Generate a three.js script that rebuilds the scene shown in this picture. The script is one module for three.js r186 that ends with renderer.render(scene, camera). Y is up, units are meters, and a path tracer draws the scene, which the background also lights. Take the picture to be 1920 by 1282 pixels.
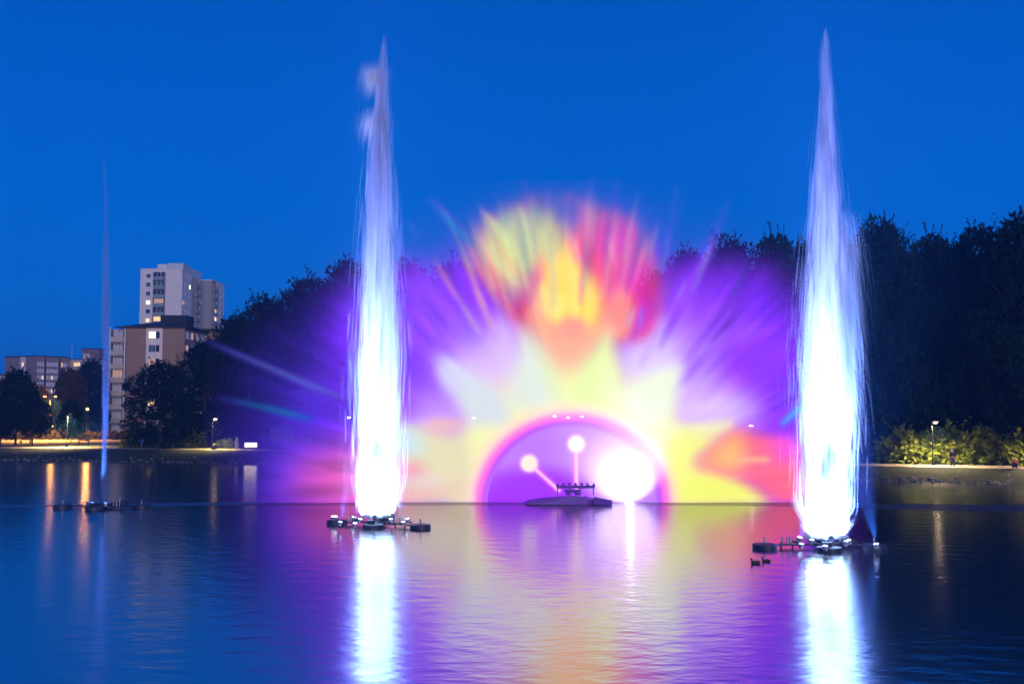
import * as THREE from 'three';
import { mergeGeometries } from 'three/addons/utils/BufferGeometryUtils.js';
import { RoundedBoxGeometry } from 'three/addons/geometries/RoundedBoxGeometry.js';
import { MarchingCubes } from 'three/addons/objects/MarchingCubes.js';
import { RectAreaLightUniformsLib } from 'three/addons/lights/RectAreaLightUniformsLib.js';

// ------------------------------------------------------------------ camera, sky, light, exposure
RectAreaLightUniformsLib.init();
const scene = new THREE.Scene();
const EYE = 7.5, F = 1867, TILT = Math.atan(116 / F);          // eye above the lake (m), focal length and horizon of the photograph (px of 1920)
const camera = new THREE.PerspectiveCamera(2 * Math.atan(641 / F) * 180 / Math.PI, 1920 / 1282, 0.5, 6000);
camera.position.set(0, EYE, 0);
camera.rotation.x = TILT;
const renderer = new THREE.WebGLRenderer({ antialias: true });
renderer.setSize(1024, 683);
renderer.toneMapping = THREE.LinearToneMapping;
renderer.toneMappingExposure = 1;
renderer.shadowMap.enabled = true;

{ // dusk sky: deep blue, a little paler towards the horizon, the same all round
  const W = 32, H = 128, d = new Float32Array(W * H * 4);
  const stops = [[-90, [0.0, 0.05, 0.25]], [0, [0.0, 0.155, 0.64]], [8, [0.0, 0.138, 0.65]], [15, [0.0, 0.118, 0.61]], [24, [0.0, 0.088, 0.505]], [50, [0.0, 0.05, 0.36]], [90, [0.0, 0.035, 0.27]]];
  for (let y = 0; y < H; y++) {
    const e = (y + 0.5) / H * 180 - 90;
    let k = 0; while (k < stops.length - 2 && e > stops[k + 1][0]) k++;
    const t = THREE.MathUtils.clamp((e - stops[k][0]) / (stops[k + 1][0] - stops[k][0]), 0, 1);
    for (let x = 0; x < W; x++) for (let c = 0; c < 4; c++) d[(y * W + x) * 4 + c] = c === 3 ? 1 : e < 0 ? stops[1][1][c] : stops[k][1][c] * (1 - t) + stops[k + 1][1][c] * t;
  }
  const t = new THREE.DataTexture(d, W, H, THREE.RGBAFormat, THREE.FloatType);
  t.mapping = THREE.EquirectangularReflectionMapping; t.magFilter = THREE.LinearFilter; t.needsUpdate = true;
  scene.background = t; scene.environment = t;
}
const sun = new THREE.DirectionalLight(new THREE.Color(1.0, 0.83, 0.9), 1.55);   // afterglow low behind the camera
sun.position.set(95, 60, 160); sun.target.position.set(0, 0, -100);
sun.castShadow = true; sun.shadow.radius = 45;
Object.assign(sun.shadow.camera, { left: -260, right: 260, top: 160, bottom: -60, near: 1, far: 900 });
sun.shadow.mapSize.set(2048, 2048);
scene.add(sun, sun.target);

// ------------------------------------------------------------------ helpers
const V = (x, y, z) => new THREE.Vector3(x, y, z);
const { clamp, lerp, smoothstep } = THREE.MathUtils;
function rng(seed) { let s = seed >>> 0; return () => { s = (s + 0x6d2b79f5) >>> 0; let t = Math.imul(s ^ (s >>> 15), 1 | s); t = (t + Math.imul(t ^ (t >>> 7), 61 | t)) ^ t; return ((t ^ (t >>> 14)) >>> 0) / 4294967296; }; }
const gauss = (r) => { let u = 0; for (let i = 0; i < 6; i++) u += r(); return (u - 3) * 1.414; };
// a pixel of the photograph (1920 wide) at a given distance into the scene -> world point
function at(px, py, D) {
  const x = (px - 960) / F, y = (641 - py) / F, c = Math.cos(TILT), s = Math.sin(TILT);
  const dy = y * c + s, dz = y * s - c, k = D / -dz;
  return V(x * k, EYE + dy * k, -D);
}
const taken = new Map();
const numbered = (n) => { const k = taken.get(n) ?? 0; taken.set(n, k + 1); return k ? `${n}_${String(k).padStart(3, '0')}` : n; };
function tag(o, label, category, group, kind) { if (label) o.userData.label = label; if (category) o.userData.category = category; if (group) o.userData.group = group; if (kind) o.userData.kind = kind; return o; }
function mesh(name, g, m, parent = scene) {
  const o = new THREE.Mesh(g, m); o.name = parent === scene ? numbered(name) : name; o.castShadow = o.receiveShadow = true; parent.add(o); return o;
}
function thing(name, label, category, p = V(0, 0, 0), turn = 0, group) {
  const o = new THREE.Group(); o.name = numbered(name); o.position.copy(p); o.rotation.y = turn; scene.add(o); return tag(o, label, category, group);
}
function copy(src, p, turn, scale, label, group) {
  const o = src.clone(); o.name = numbered(src.name.replace(/_\d{3}$/, '')); scene.add(o); o.position.copy(p); o.rotation.y = turn;
  if (scale) typeof scale === 'number' ? o.scale.setScalar(scale) : o.scale.set(...scale);
  if (label) o.userData.label = label; if (group) o.userData.group = group; return o;
}
const MG = (gs) => mergeGeometries(gs.map((g) => { const n = g.index ? g.toNonIndexed() : g; for (const k of Object.keys(n.attributes)) if (!['position', 'normal', 'uv'].includes(k)) n.deleteAttribute(k); return n; }), false);
const box = (w, h, d, x = 0, y = 0, z = 0) => new THREE.BoxGeometry(w, h, d).translate(x, y, z);
const rbox = (w, h, d, x = 0, y = 0, z = 0, r = 0.02) => new RoundedBoxGeometry(w, h, d, 1, Math.min(r, w / 2.1, h / 2.1, d / 2.1)).translate(x, y, z);
const cyl = (r0, r1, h, x = 0, y = 0, z = 0, n = 14) => new THREE.CylinderGeometry(r1, r0, h, n).translate(x, y + h / 2, z);
function bar(a, b, r, r1 = r, n = 8) {
  const d = b.clone().sub(a), g = new THREE.CylinderGeometry(r1, r, d.length(), n);
  g.applyQuaternion(new THREE.Quaternion().setFromUnitVectors(V(0, 1, 0), d.clone().normalize()));
  return g.translate((a.x + b.x) / 2, (a.y + b.y) / 2, (a.z + b.z) / 2);
}
const RGB = (r, g, b) => new THREE.Color().setRGB(r, g, b);
const std = (r, g, b, rough = 0.8, o = {}) => new THREE.MeshStandardMaterial({ color: RGB(r, g, b), roughness: rough, ...o });
const glow = (r, g, b, k = 1) => new THREE.MeshStandardMaterial({ color: RGB(0.2, 0.2, 0.2), emissive: RGB(r, g, b), emissiveIntensity: k, roughness: 0.5 });
function noiseTex(size, seed, paint, srgb = true) {      // tileable value noise, several octaves, passed to paint(n, n2, x, y) -> [r, g, b]
  const r = rng(seed), d = new Uint8Array(size * size * 4), L = [8, 16, 32, 64, 128].map((n) => ({ n, v: Float32Array.from({ length: n * n }, r) }));
  const s = (l, u, v) => { const x = u * l.n, y = v * l.n, i = Math.floor(x), j = Math.floor(y), a = x - i, b = y - j, g = (p, q) => l.v[(q % l.n) * l.n + (p % l.n)], A = a * a * (3 - 2 * a), B = b * b * (3 - 2 * b); return lerp(lerp(g(i, j), g(i + 1, j), A), lerp(g(i, j + 1), g(i + 1, j + 1), A), B); };
  for (let y = 0; y < size; y++) for (let x = 0; x < size; x++) {
    const q = L.map((l) => s(l, x / size, y / size)), c = paint(q[0] * 0.4 + q[1] * 0.3 + q[2] * 0.3, q[3] * 0.5 + q[4] * 0.5, x, y);
    for (let k = 0; k < 3; k++) d[(y * size + x) * 4 + k] = clamp(c[k], 0, 1) * 255; d[(y * size + x) * 4 + 3] = 255;
  }
  const t = new THREE.DataTexture(d, size, size); t.wrapS = t.wrapT = THREE.RepeatWrapping; t.magFilter = THREE.LinearFilter; if (srgb) t.colorSpace = THREE.SRGBColorSpace; t.needsUpdate = true; return t;
}

// ------------------------------------------------------------------ the ground, the lake and its shore
const shorePts = [[-900, 160], [-230, 150], [-68, 133.5], [-34, 126.5], [0, 113], [35.7, 97.5], [48, 94], [120, 76], [230, 55], [900, 50]];
function shoreD(X) { for (let i = 1; i < shorePts.length; i++) if (X <= shorePts[i][0]) { const [a, b] = [shorePts[i - 1], shorePts[i]]; return lerp(a[1], b[1], clamp((X - a[0]) / (b[0] - a[0]), 0, 1)); } return 50; }
const U = (X) => smoothstep(X, -45, 35);
const path0 = (X) => lerp(7.6, 3.0, U(X)), path1 = (X) => lerp(12.2, 7.8, U(X)), road0 = (X) => lerp(26, 20, U(X)), road1 = (X) => lerp(41, 34, U(X));
const rows = [
  ...[[-700, 9], [-60, 6.5], [-3, 5.2], [4, 1.8], [8, 0.3], [12, -0.9], [22, -1.6]].map(([D, h]) => [() => D, h]),
  ...[[-10, -1.6], [-4, -1.1], [-1.2, -0.35], [0, 0.05], [0.7, 0.38], [1.6, 0.68]].map(([s, h]) => [(X) => shoreD(X) + s, h]),
  [(X) => shoreD(X) + path0(X), 1.2], [(X) => shoreD(X) + path1(X), 1.2],
  [(X) => shoreD(X) + road0(X), 1.22], [(X) => shoreD(X) + road1(X), 1.22], [(X) => shoreD(X) + 70, 1.6], [(X) => shoreD(X) + 180, 3], [() => 500, 5], [() => 1600, 12], [() => 5000, 30],
];
const cols = []; for (let x = -3000; x < -200; x += 400) cols.push(x); for (let x = -200; x <= 200; x += 4) cols.push(x); for (let x = 600; x <= 3000; x += 400) cols.push(x);
const turf = noiseTex(512, 5, (a, b) => { const k = 0.6 + 0.7 * a * b * 2; return [0.165 * k + 0.02 * b, 0.225 * k, 0.095 * k]; });
turf.repeat.set(1 / 9, 1 / 9);
{
  const p = [], uv = [], ix = [], bump = rng(3);
  rows.forEach(([fD, h], j) => cols.forEach((X) => { const side = smoothstep(Math.abs(X), 230, 330), y = h < 0 ? lerp(h, 1.5, side) : h; const D = fD(X); p.push(X, y + (j > 7 && j < 13 ? (bump() - 0.5) * 0.07 : 0), -D); uv.push(X, D); }));
  const n = cols.length;
  for (let j = 0; j < rows.length - 1; j++) for (let i = 0; i < n - 1; i++) { const a = j * n + i; ix.push(a, a + 1, a + n, a + 1, a + n + 1, a + n); }
  const g = new THREE.BufferGeometry(); g.setAttribute('position', new THREE.Float32BufferAttribute(p, 3)); g.setAttribute('uv', new THREE.Float32BufferAttribute(uv, 2)); g.setIndex(ix); g.computeVertexNormals();
  tag(mesh('ground', g, new THREE.MeshStandardMaterial({ map: turf, roughness: 0.95, bumpMap: turf, bumpScale: 0.06 })), 'dark grassy bank and parkland around the lake', null, null, 'structure');
}
function strip(name, label, x0, x1, f0, f1, y, mat) {
  const p = [], uv = [], ix = [], xs = cols.filter((x) => x >= x0 && x <= x1);
  xs.forEach((X, i) => { for (const f of [f0, f1]) { p.push(X, y, -(shoreD(X) + f(X))); uv.push(X, f(X)); } if (i) { const a = (i - 1) * 2; ix.push(a, a + 2, a + 1, a + 2, a + 3, a + 1); } });
  const g = new THREE.BufferGeometry(); g.setAttribute('position', new THREE.Float32BufferAttribute(p, 3)); g.setAttribute('uv', new THREE.Float32BufferAttribute(uv, 2)); g.setIndex(ix); g.computeVertexNormals();
  return tag(mesh(name, g, mat), label, null, null, 'structure');
}
const gravelTex = noiseTex(256, 11, (a, b) => { const k = 0.82 + 0.3 * (b - 0.5) + 0.16 * (a - 0.5); return [0.78 * k, 0.70 * k, 0.60 * k]; }); gravelTex.repeat.set(0.25, 0.25);
strip('path', 'pale gravel path along the far shore of the lake', -160, 120, path0, path1, 1.235, new THREE.MeshStandardMaterial({ map: gravelTex, roughness: 0.95 }));
const roadTex = noiseTex(256, 12, (a, b) => { const k = 0.62 + 0.2 * (b - 0.5) + 0.12 * (a - 0.5); return [0.62 * k, 0.57 * k, 0.50 * k]; }); roadTex.repeat.set(0.25, 0.25);
strip('road', 'paler paved road behind the left bank under orange street lamps', -180, -52, (X) => road0(X) + 0.3, (X) => road1(X) - 0.3, 1.245, new THREE.MeshStandardMaterial({ map: roadTex, roughness: 0.9 }));

{ // water: one sheet with fine ripples
  const S = 1024, h = new Float32Array(S * S), r = rng(77), waves = [];
  for (let i = 0; i < 70; i++) { const k = 10 + Math.pow(r(), 1.6) * 62, a = (r() - 0.5) * 2.4 + Math.PI / 2, kx = Math.round(k * Math.cos(a)), ky = Math.round(k * Math.sin(a)); waves.push([kx, ky, r() * 6.283, 1 / Math.hypot(kx, ky, 6)]); }
  const sy = waves.map(([, ky, ph]) => Float32Array.from({ length: S }, (_, y) => 6.28318 * ky * y / S + ph)), sx = waves.map(([kx]) => Float32Array.from({ length: S }, (_, x) => 6.28318 * kx * x / S));
  for (let y = 0; y < S; y++) for (let x = 0; x < S; x++) { let v = 0; for (let w = 0; w < waves.length; w++) v += waves[w][3] * Math.sin(sx[w][x] + sy[w][y]); h[y * S + x] = v; }
  let hi = 0; for (const v of h) hi = Math.max(hi, Math.abs(v));
  const d = new Float32Array(S * S * 4); for (let i = 0; i < S * S; i++) { const v = 0.5 + 0.5 * h[i] / hi; d[i * 4] = d[i * 4 + 1] = d[i * 4 + 2] = v; d[i * 4 + 3] = 1; }
  const t = new THREE.DataTexture(d, S, S, THREE.RGBAFormat, THREE.FloatType); t.wrapS = t.wrapT = THREE.RepeatWrapping; t.magFilter = THREE.LinearFilter; t.needsUpdate = true; t.repeat.set(1 / 23, 1 / 17);
  const m = new THREE.MeshPhysicalMaterial({ color: RGB(0.006, 0.018, 0.035), roughness: 0.16, ior: 8, bumpMap: t, bumpScale: 0.018 });
  const g = new THREE.PlaneGeometry(640, 170, 1, 1).rotateX(-Math.PI / 2); g.translate(0, 0, -85);
  const uv = g.attributes.uv, p = g.attributes.position; for (let i = 0; i < uv.count; i++) uv.setXY(i, p.getX(i), -p.getZ(i));
  tag(mesh('lake_water', g, m), 'dark rippled lake mirroring the lit fountains', null, null, 'structure');
}
{ // churned belt of water where the fan of spray falls back
  const L = [[-42, 73.2, 1.2], [-30, 74.2, 1.2], [-22, 75.4, 1.3], [0, 75.7, 1.3], [17, 75.5, 1.3], [24, 74.4, 1.8], [30, 73.0, 2.4], [36, 72.2, 2.6], [44, 71.8, 2.4], [52, 71.6, 1.8]], P = [], ix = [], r = rng(8);
  for (let i = 0; i < L.length - 1; i++) for (let k = 0; k < 12; k++) { const t = k / 12, X = lerp(L[i][0], L[i + 1][0], t), D = lerp(L[i][1], L[i + 1][1], t) , w = lerp(L[i][2], L[i + 1][2], t); P.push(X, 0.006, -(D - w * (0.8 + 0.3 * r())), X, 0.006, -(D + w * (0.8 + 0.3 * r()))); }
  for (let i = 0; i < P.length / 6 - 1; i++) { const a = i * 2; ix.push(a, a + 2, a + 1, a + 2, a + 3, a + 1); }
  const g = new THREE.BufferGeometry(); g.setAttribute('position', new THREE.Float32BufferAttribute(P, 3)); g.setIndex(ix); g.computeVertexNormals();
  tag(mesh('churned_water', g, new THREE.MeshPhysicalMaterial({ color: RGB(0.02, 0.022, 0.05), roughness: 0.36, ior: 3 })), 'dark band of churned water at the foot of the water screen', null, null, 'structure');
}
{ // stones along the waterline
  const g = new THREE.IcosahedronGeometry(0.32, 1), p = g.attributes.position, r = rng(9);
  const o = new THREE.InstancedMesh(g, std(0.10, 0.10, 0.105, 0.6), 900); o.name = 'shore_stones';
  const M = new THREE.Matrix4(), q = new THREE.Quaternion(), c = new THREE.Color();
  for (let i = 0; i < 900; i++) {
    const X = -110 + r() * 190, s = -0.5 + r() * r() * 2.4, y = s < 0 ? 0.0 : lerp(0.05, 0.7, clamp(s / 1.7, 0, 1)), k = 0.3 + r() * r() * 0.7;
    q.setFromEuler(new THREE.Euler(r() * 6, r() * 6, r() * 6)); M.compose(V(X, y, -(shoreD(X) + s)), q, V(k * (0.8 + r() * 0.7), k * (0.5 + r() * 0.3), k)); o.setMatrixAt(i, M);
    c.setScalar(0.6 + r() * 0.9); o.setColorAt(i, c);
  }
  o.castShadow = o.receiveShadow = true; scene.add(o); tag(o, 'grey stones scattered along the far waterline', null, null, 'stuff');
}

// ------------------------------------------------------------------ trees
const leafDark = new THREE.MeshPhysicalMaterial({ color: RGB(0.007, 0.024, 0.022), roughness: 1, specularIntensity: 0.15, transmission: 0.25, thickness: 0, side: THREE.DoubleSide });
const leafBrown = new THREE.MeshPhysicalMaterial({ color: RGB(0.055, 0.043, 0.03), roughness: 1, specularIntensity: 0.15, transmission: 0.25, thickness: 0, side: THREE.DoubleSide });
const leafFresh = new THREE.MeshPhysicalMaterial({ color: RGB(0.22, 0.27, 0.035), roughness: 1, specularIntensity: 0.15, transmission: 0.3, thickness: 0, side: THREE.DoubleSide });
const leafLampOrange = new THREE.MeshPhysicalMaterial({ color: RGB(0.28, 0.15, 0.05), roughness: 1, specularIntensity: 0.15, transmission: 0.3, thickness: 0, side: THREE.DoubleSide });  // orange street-lamp light painted into the leaf colour
const bark = std(0.05, 0.042, 0.035, 0.95);
function crownGeo(seed, o) {   // clumps of leaf sprays spread through the volume of a crown
  const { H, R, base, clumps, sprays, leaf, squash = 0.8, twigs = 0, per = 5, taper = 0.62 } = o, r = rng(seed), P = [];
  const up = V(0, 1, 0), d = V(), a = V(), b = V(), c = V(), n = V();
  const leafAt = (x, y, z, dir, L, W) => {
    a.set(r() - 0.5, r() - 0.5, r() - 0.5); b.crossVectors(dir, a).normalize().multiplyScalar(W / 2);
    const t = [x + dir.x * L, y + dir.y * L, z + dir.z * L], m = [x + dir.x * L * 0.45, y + dir.y * L * 0.45, z + dir.z * L * 0.45];
    const l = [m[0] + b.x, m[1] + b.y, m[2] + b.z], k = [m[0] - b.x, m[1] - b.y, m[2] - b.z];
    P.push(x, y, z, ...l, ...t, x, y, z, ...t, ...k);
  };
  const C = [];
  for (let i = 0; i < clumps; i++) {
    const t = (i + r() * 0.8) / clumps, y = base + (H - base) * (0.06 + 0.86 * t), w = R * Math.pow(Math.max(0.02, 1 - Math.pow(Math.abs((t - 0.36) / taper), 2.2)), 0.5), an = i * 2.4 + r() * 1.2, q = w * (0.45 + 0.5 * r());
    C.push([Math.cos(an) * q, y, Math.sin(an) * q, R * (0.26 + 0.16 * r())]);
  }
  C.push([0, H - R * 0.3, 0, R * 0.32], [0, lerp(base, H, 0.5), 0, R * 0.55]);
  for (let i = 0; i < sprays; i++) {
    const k = C[Math.floor(r() * C.length)];
    n.set(gauss(r), gauss(r) * 0.9 + 0.15, gauss(r)).normalize();
    const q = k[3] * (0.55 + 0.5 * Math.sqrt(r())), x = k[0] + n.x * q, y = k[1] + n.y * q * squash, z = k[2] + n.z * q;
    for (let j = 0; j < per; j++) { d.copy(n).multiplyScalar(0.8).add(c.set(gauss(r), gauss(r) - 0.1, gauss(r)).multiplyScalar(0.75)).normalize(); leafAt(x, y, z, d, leaf * (0.6 + 0.7 * r()), leaf * (0.3 + 0.25 * r())); }
  }
  for (let i = 0; i < twigs; i++) {   // shoots that stand out of the outline
    const k = C[Math.floor(r() * C.length)]; n.set(gauss(r), Math.abs(gauss(r)) + 0.7, gauss(r)).normalize();
    const L = leaf * (1.6 + 1.8 * r()); let x = k[0] + n.x * k[3] * 0.9, y = k[1] + n.y * k[3] * squash * 0.9, z = k[2] + n.z * k[3] * 0.9;
    for (let j = 0; j < 9; j++) { d.copy(n).add(c.set(gauss(r), gauss(r), gauss(r)).multiplyScalar(0.6)).normalize(); leafAt(x + n.x * L * j / 9, y + n.y * L * j / 9, z + n.z * L * j / 9, d, leaf * (0.6 + 0.4 * r()), leaf * 0.36); }
  }
  const g = new THREE.BufferGeometry(); g.setAttribute('position', new THREE.Float32BufferAttribute(P, 3)); g.computeVertexNormals(); return g;
}
function trunkGeo(seed, H, R, r0) {
  const r = rng(seed), gs = [], pts = [V(0, -0.3, 0), V(0.02 * H * (r() - 0.5), H * 0.3, 0), V(0.05 * H * (r() - 0.5), H * 0.62, 0.03 * H * (r() - 0.5)), V(0, H * 0.88, 0)], rr = [r0 * 1.35, r0 * 0.95, r0 * 0.6, r0 * 0.15];
  for (let i = 0; i < 3; i++) gs.push(bar(pts[i], pts[i + 1], rr[i], rr[i + 1], 8));
  for (let i = 0; i < 9; i++) { const t = 0.28 + 0.06 * i, an = i * 2.4 + r(), s = V(0, H * t, 0), m = V(Math.cos(an) * R * 0.4, H * (t + 0.08), Math.sin(an) * R * 0.4), e = V(Math.cos(an + 0.3) * R * 0.75, H * (t + 0.2), Math.sin(an + 0.3) * R * 0.75); gs.push(bar(s, m, r0 * 0.4, r0 * 0.24, 6), bar(m, e, r0 * 0.24, r0 * 0.06, 6)); }
  return MG(gs);
}
const big = [1, 2, 3].map((i) => ({ crown: crownGeo(100 + i, { H: 30, R: 9.5, base: 1.5, clumps: 46, sprays: 4200, leaf: 0.8, twigs: 110, per: 5 }), trunk: trunkGeo(200 + i, 30, 9.5, 0.45) }));
const small = [1, 2].map((i) => ({ crown: crownGeo(300 + i, { H: 12, R: 4.4, base: 2.4, clumps: 30, sprays: 2400, leaf: 0.55, twigs: 60, per: 5 }), trunk: trunkGeo(400 + i, 12, 4.4, 0.17) }));
const groundY = 1.2;
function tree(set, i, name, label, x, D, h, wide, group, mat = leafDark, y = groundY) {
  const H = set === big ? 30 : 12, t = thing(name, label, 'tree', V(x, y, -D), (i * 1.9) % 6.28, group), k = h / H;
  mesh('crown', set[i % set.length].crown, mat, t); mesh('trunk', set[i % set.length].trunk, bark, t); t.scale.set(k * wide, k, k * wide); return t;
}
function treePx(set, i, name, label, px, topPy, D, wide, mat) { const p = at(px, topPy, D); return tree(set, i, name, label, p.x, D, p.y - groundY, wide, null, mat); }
// the tall trees round the lake, left to right: [pixel column, pixel row of the top, distance, width, label]
[
  [303, 678, 141, 1.2, 'dark spreading tree with low branches in front of the brick apartment block'],
  [385, 640, 150, 1.0, 'dark rounded tree right of the brick block, below the white tower'],
  [442, 592, 158, 0.8, 'dark tree whose crown meets the right edge of the white tower'],
  [500, 556, 150, 0.8, 'dark tree on the slope of treetops right of the white tower'],
  [575, 520, 146, 0.8, 'purple-tinged tree just left of the tall bright water jet'],
  [655, 488, 140, 0.72, 'tall tree whose top shows at the left edge of the bright jet'],
  [760, 490, 136, 0.72, 'violet-lit tree just right of the tall left jet'],
  [850, 490, 132, 0.66, 'violet-lit tree behind the left part of the projected flower'],
  [1290, 468, 116, 0.6, 'tree behind the right violet petals of the projected flower'],
  [1365, 446, 114, 0.6, 'dark tree with twiggy top left of the right jet'],
  [1450, 440, 112, 0.62, 'dark tree right behind the left edge of the right jet'],
  [1545, 428, 112, 0.62, 'dark tree hidden behind the right water jet'],
  [1650, 412, 112, 0.62, 'tall dark tree just right of the right water jet'],
  [1745, 440, 114, 0.6, 'lower dark tree above the lit path lamp'],
  [1830, 424, 110, 0.6, 'dark tree above the crouching person in red'],
  [1915, 404, 104, 0.66, 'tallest dark tree at the right edge over the bushes'],
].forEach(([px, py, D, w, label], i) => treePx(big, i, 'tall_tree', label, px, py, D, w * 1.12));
{ // the wood behind them reads as one mass
  const list = []; const r = rng(31);
  for (let k = 0; k < 26; k++) { const px = 520 + k * 58 + r() * 20, top = px < 700 ? 560 : px < 900 ? 515 : px < 1230 ? 545 : px < 1520 ? 480 : 450; const D = lerp(168, 132, clamp((px - 500) / 1400, 0, 1)) + r() * 12, p = at(px, top + r() * 25, D); list.push([p.x, D, p.y - groundY, r() * 6.28]); }
  for (let v = 0; v < 2; v++) {
    const part = list.filter((_, i) => i % 2 === v), o = new THREE.InstancedMesh(big[v].crown, leafDark, part.length), M = new THREE.Matrix4(), q = new THREE.Quaternion();
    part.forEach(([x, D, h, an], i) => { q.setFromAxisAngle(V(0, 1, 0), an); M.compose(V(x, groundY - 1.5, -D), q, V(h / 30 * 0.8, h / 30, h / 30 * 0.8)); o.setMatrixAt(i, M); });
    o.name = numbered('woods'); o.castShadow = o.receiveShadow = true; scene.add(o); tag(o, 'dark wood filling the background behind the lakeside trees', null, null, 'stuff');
  }
}
// smaller trees on the left bank
treePx(small, 0, 'round_tree', 'round dark tree before the low brick block at far left', 32, 699, 154, 0.9);
treePx(small, 1, 'round_tree', 'brownish chestnut tree right of the double street lamp', 130, 694, 190, 0.66, leafBrown);
treePx(small, 0, 'round_tree', 'dark bluish tree half behind the small thin jet', 170, 680, 198, 0.72);
treePx(small, 1, 'young_tree', 'small dark tree with thin trunk over the bench at left', 62, 745, 152, 0.95);
treePx(small, 0, 'young_tree', 'small dark tree standing behind the unlit lamp post', 134, 752, 152, 0.8);
treePx(small, 0, 'young_tree', 'dark tree cut by the left edge of the picture', 2, 758, 150, 0.9);
treePx(small, 1, 'lamp_orange_tree', 'tree under the double street lamp with the orange lamp glow painted into its leaves', 76, 724, 186, 0.5, leafLampOrange);
// fresh lamp-lit bushes
const bushGeo = [1, 2].map((i) => crownGeo(500 + i, { H: 3.0, R: 2.6, base: 0.25, clumps: 26, sprays: 300, leaf: 0.8, twigs: 10, per: 5, squash: 0.7 }));
const stemGeo = MG([0, 1, 2, 3, 4].map((i) => bar(V(0, -0.1, 0), V(Math.cos(i * 1.3) * 0.9, 1.5, Math.sin(i * 1.3) * 0.9), 0.05, 0.02, 5)));
function bush(i, label, px, topPy, D, wide) { const p = at(px, topPy, D), t = thing('bush', label, 'bush', V(p.x, groundY - 0.05, -D), i * 1.7), k = (p.y - groundY) / 3.7; mesh('foliage', bushGeo[i % 2], leafFresh, t); mesh('stem', stemGeo, bark, t); t.scale.set(k * wide, k, k * wide); return t; }
[[1694, 804, 107.5, 0.95, 'lamp-lit bush at the left end of the row by the right jet'], [1728, 810, 107, 1.05, 'lamp-lit bush directly behind the path lamp'], [1772, 798, 107, 1.0, 'tall lamp-lit bush right of the path lamp'], [1803, 810, 106.3, 1.1, 'yellow-green bush just right of the standing person'],
  [1846, 806, 105.6, 1.1, 'bright yellow-green bush midway between the two people'], [1886, 806, 104.6, 1.1, 'bright bush behind the crouching person'], [1925, 810, 103.6, 1.1, 'bright bush cut by the right edge of the picture'],
  [252, 818, 146, 1.5, 'low bright green bush beside the blue sign'], [300, 814, 147, 1.5, 'low green bush under the spreading tree'], [352, 806, 147, 1.3, 'greenish bush lit by the lamp among the leaves'], [425, 822, 143, 1.4, 'dim bush left of the lit signboard']].forEach(([px, py, D, w, l], i) => bush(i, l, px, py, D, w));
{ // hedge behind the road
  const r = rng(15), P = [], q = crownGeo(610, { H: 1.5, R: 1.2, base: 0.05, clumps: 12, sprays: 240, leaf: 0.3, per: 4 }), gs = [];
  for (let X = -120; X < -58; X += 1.5) gs.push(q.clone().rotateY(r() * 6).scale(1.1, 0.85 + r() * 0.25, 1).translate(X, 1.2, -(shoreD(X) + road1(X) + 1.6 + r() * 0.5)));
  const t = thing('hedge', 'long clipped hedge behind the orange-lit road', 'hedge'); tag(mesh('foliage', mergeGeometries(gs), leafBrown, t), null, null, null, 'stuff');
}
{ // a slender tree lit by the board
  const p = at(530, 806, 134), t = thing('sapling', 'slender small tree with pale leaves right of the lit signboard', 'tree', V(p.x, groundY, -134));
  mesh('crown', crownGeo(701, { H: 3.3, R: 1.7, base: 1.4, clumps: 12, sprays: 260, leaf: 0.35, per: 4 }), leafFresh, t); mesh('trunk', bar(V(0, -0.1, 0), V(0.05, 2.4, 0), 0.07, 0.04), bark, t);
  const p2 = at(444, 822, 138), s = thing('tree_stump', 'pale bare trunk standing left of the lit signboard', 'tree trunk', V(p2.x, groundY, -138)); mesh('trunk', new THREE.LatheGeometry([[0.34, -0.1], [0.24, 0.25], [0.2, 1.1], [0.19, 1.62], [0, 1.66]].map(([x, y]) => new THREE.Vector2(x, y)), 12), std(0.34, 0.33, 0.3, 0.9), s);
}

// ------------------------------------------------------------------ buildings beyond the park
const wallWhite = new THREE.MeshStandardMaterial({ map: noiseTex(256, 21, (a, b, x, y) => { const j = x % 64 < 2 || y % 128 < 2 ? 0.86 : 1, k = (0.86 + 0.08 * (a - 0.5) + 0.06 * (b - 0.5)) * j; return [k, k * 0.985, k * 0.96]; }), roughness: 0.85 });
wallWhite.map.repeat.set(1 / 5, 1 / 5.6);
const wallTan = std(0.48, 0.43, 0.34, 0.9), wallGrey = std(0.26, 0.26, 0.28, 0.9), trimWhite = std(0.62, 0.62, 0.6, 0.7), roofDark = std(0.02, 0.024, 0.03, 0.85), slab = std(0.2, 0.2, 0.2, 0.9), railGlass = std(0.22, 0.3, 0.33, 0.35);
const brickTex = noiseTex(512, 22, (a, b, x, y) => { const row = Math.floor(y / 8), off = (row % 2) * 12, jt = y % 8 < 1 || (x + off) % 24 < 1, h = (Math.imul(row * 131 + Math.floor((x + off) / 24) * 17, 2654435761) >>> 8) % 100 / 100, k = jt ? 1.06 : 0.92 + 0.16 * h + 0.15 * (a - 0.5); return [0.56 * k, 0.475 * k, 0.41 * k]; });
brickTex.repeat.set(1 / 5.3, 1 / 5.3);
const brick = new THREE.MeshStandardMaterial({ map: brickTex, roughness: 0.92 });
const brickRed = new THREE.MeshStandardMaterial({ map: brickTex, color: RGB(0.8, 0.7, 0.66), roughness: 0.92 });
const paneDark = new THREE.MeshStandardMaterial({ color: RGB(0.02, 0.03, 0.04), roughness: 0.12 }), paneTeal = new THREE.MeshStandardMaterial({ color: RGB(0.05, 0.14, 0.16), roughness: 0.2 });
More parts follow.
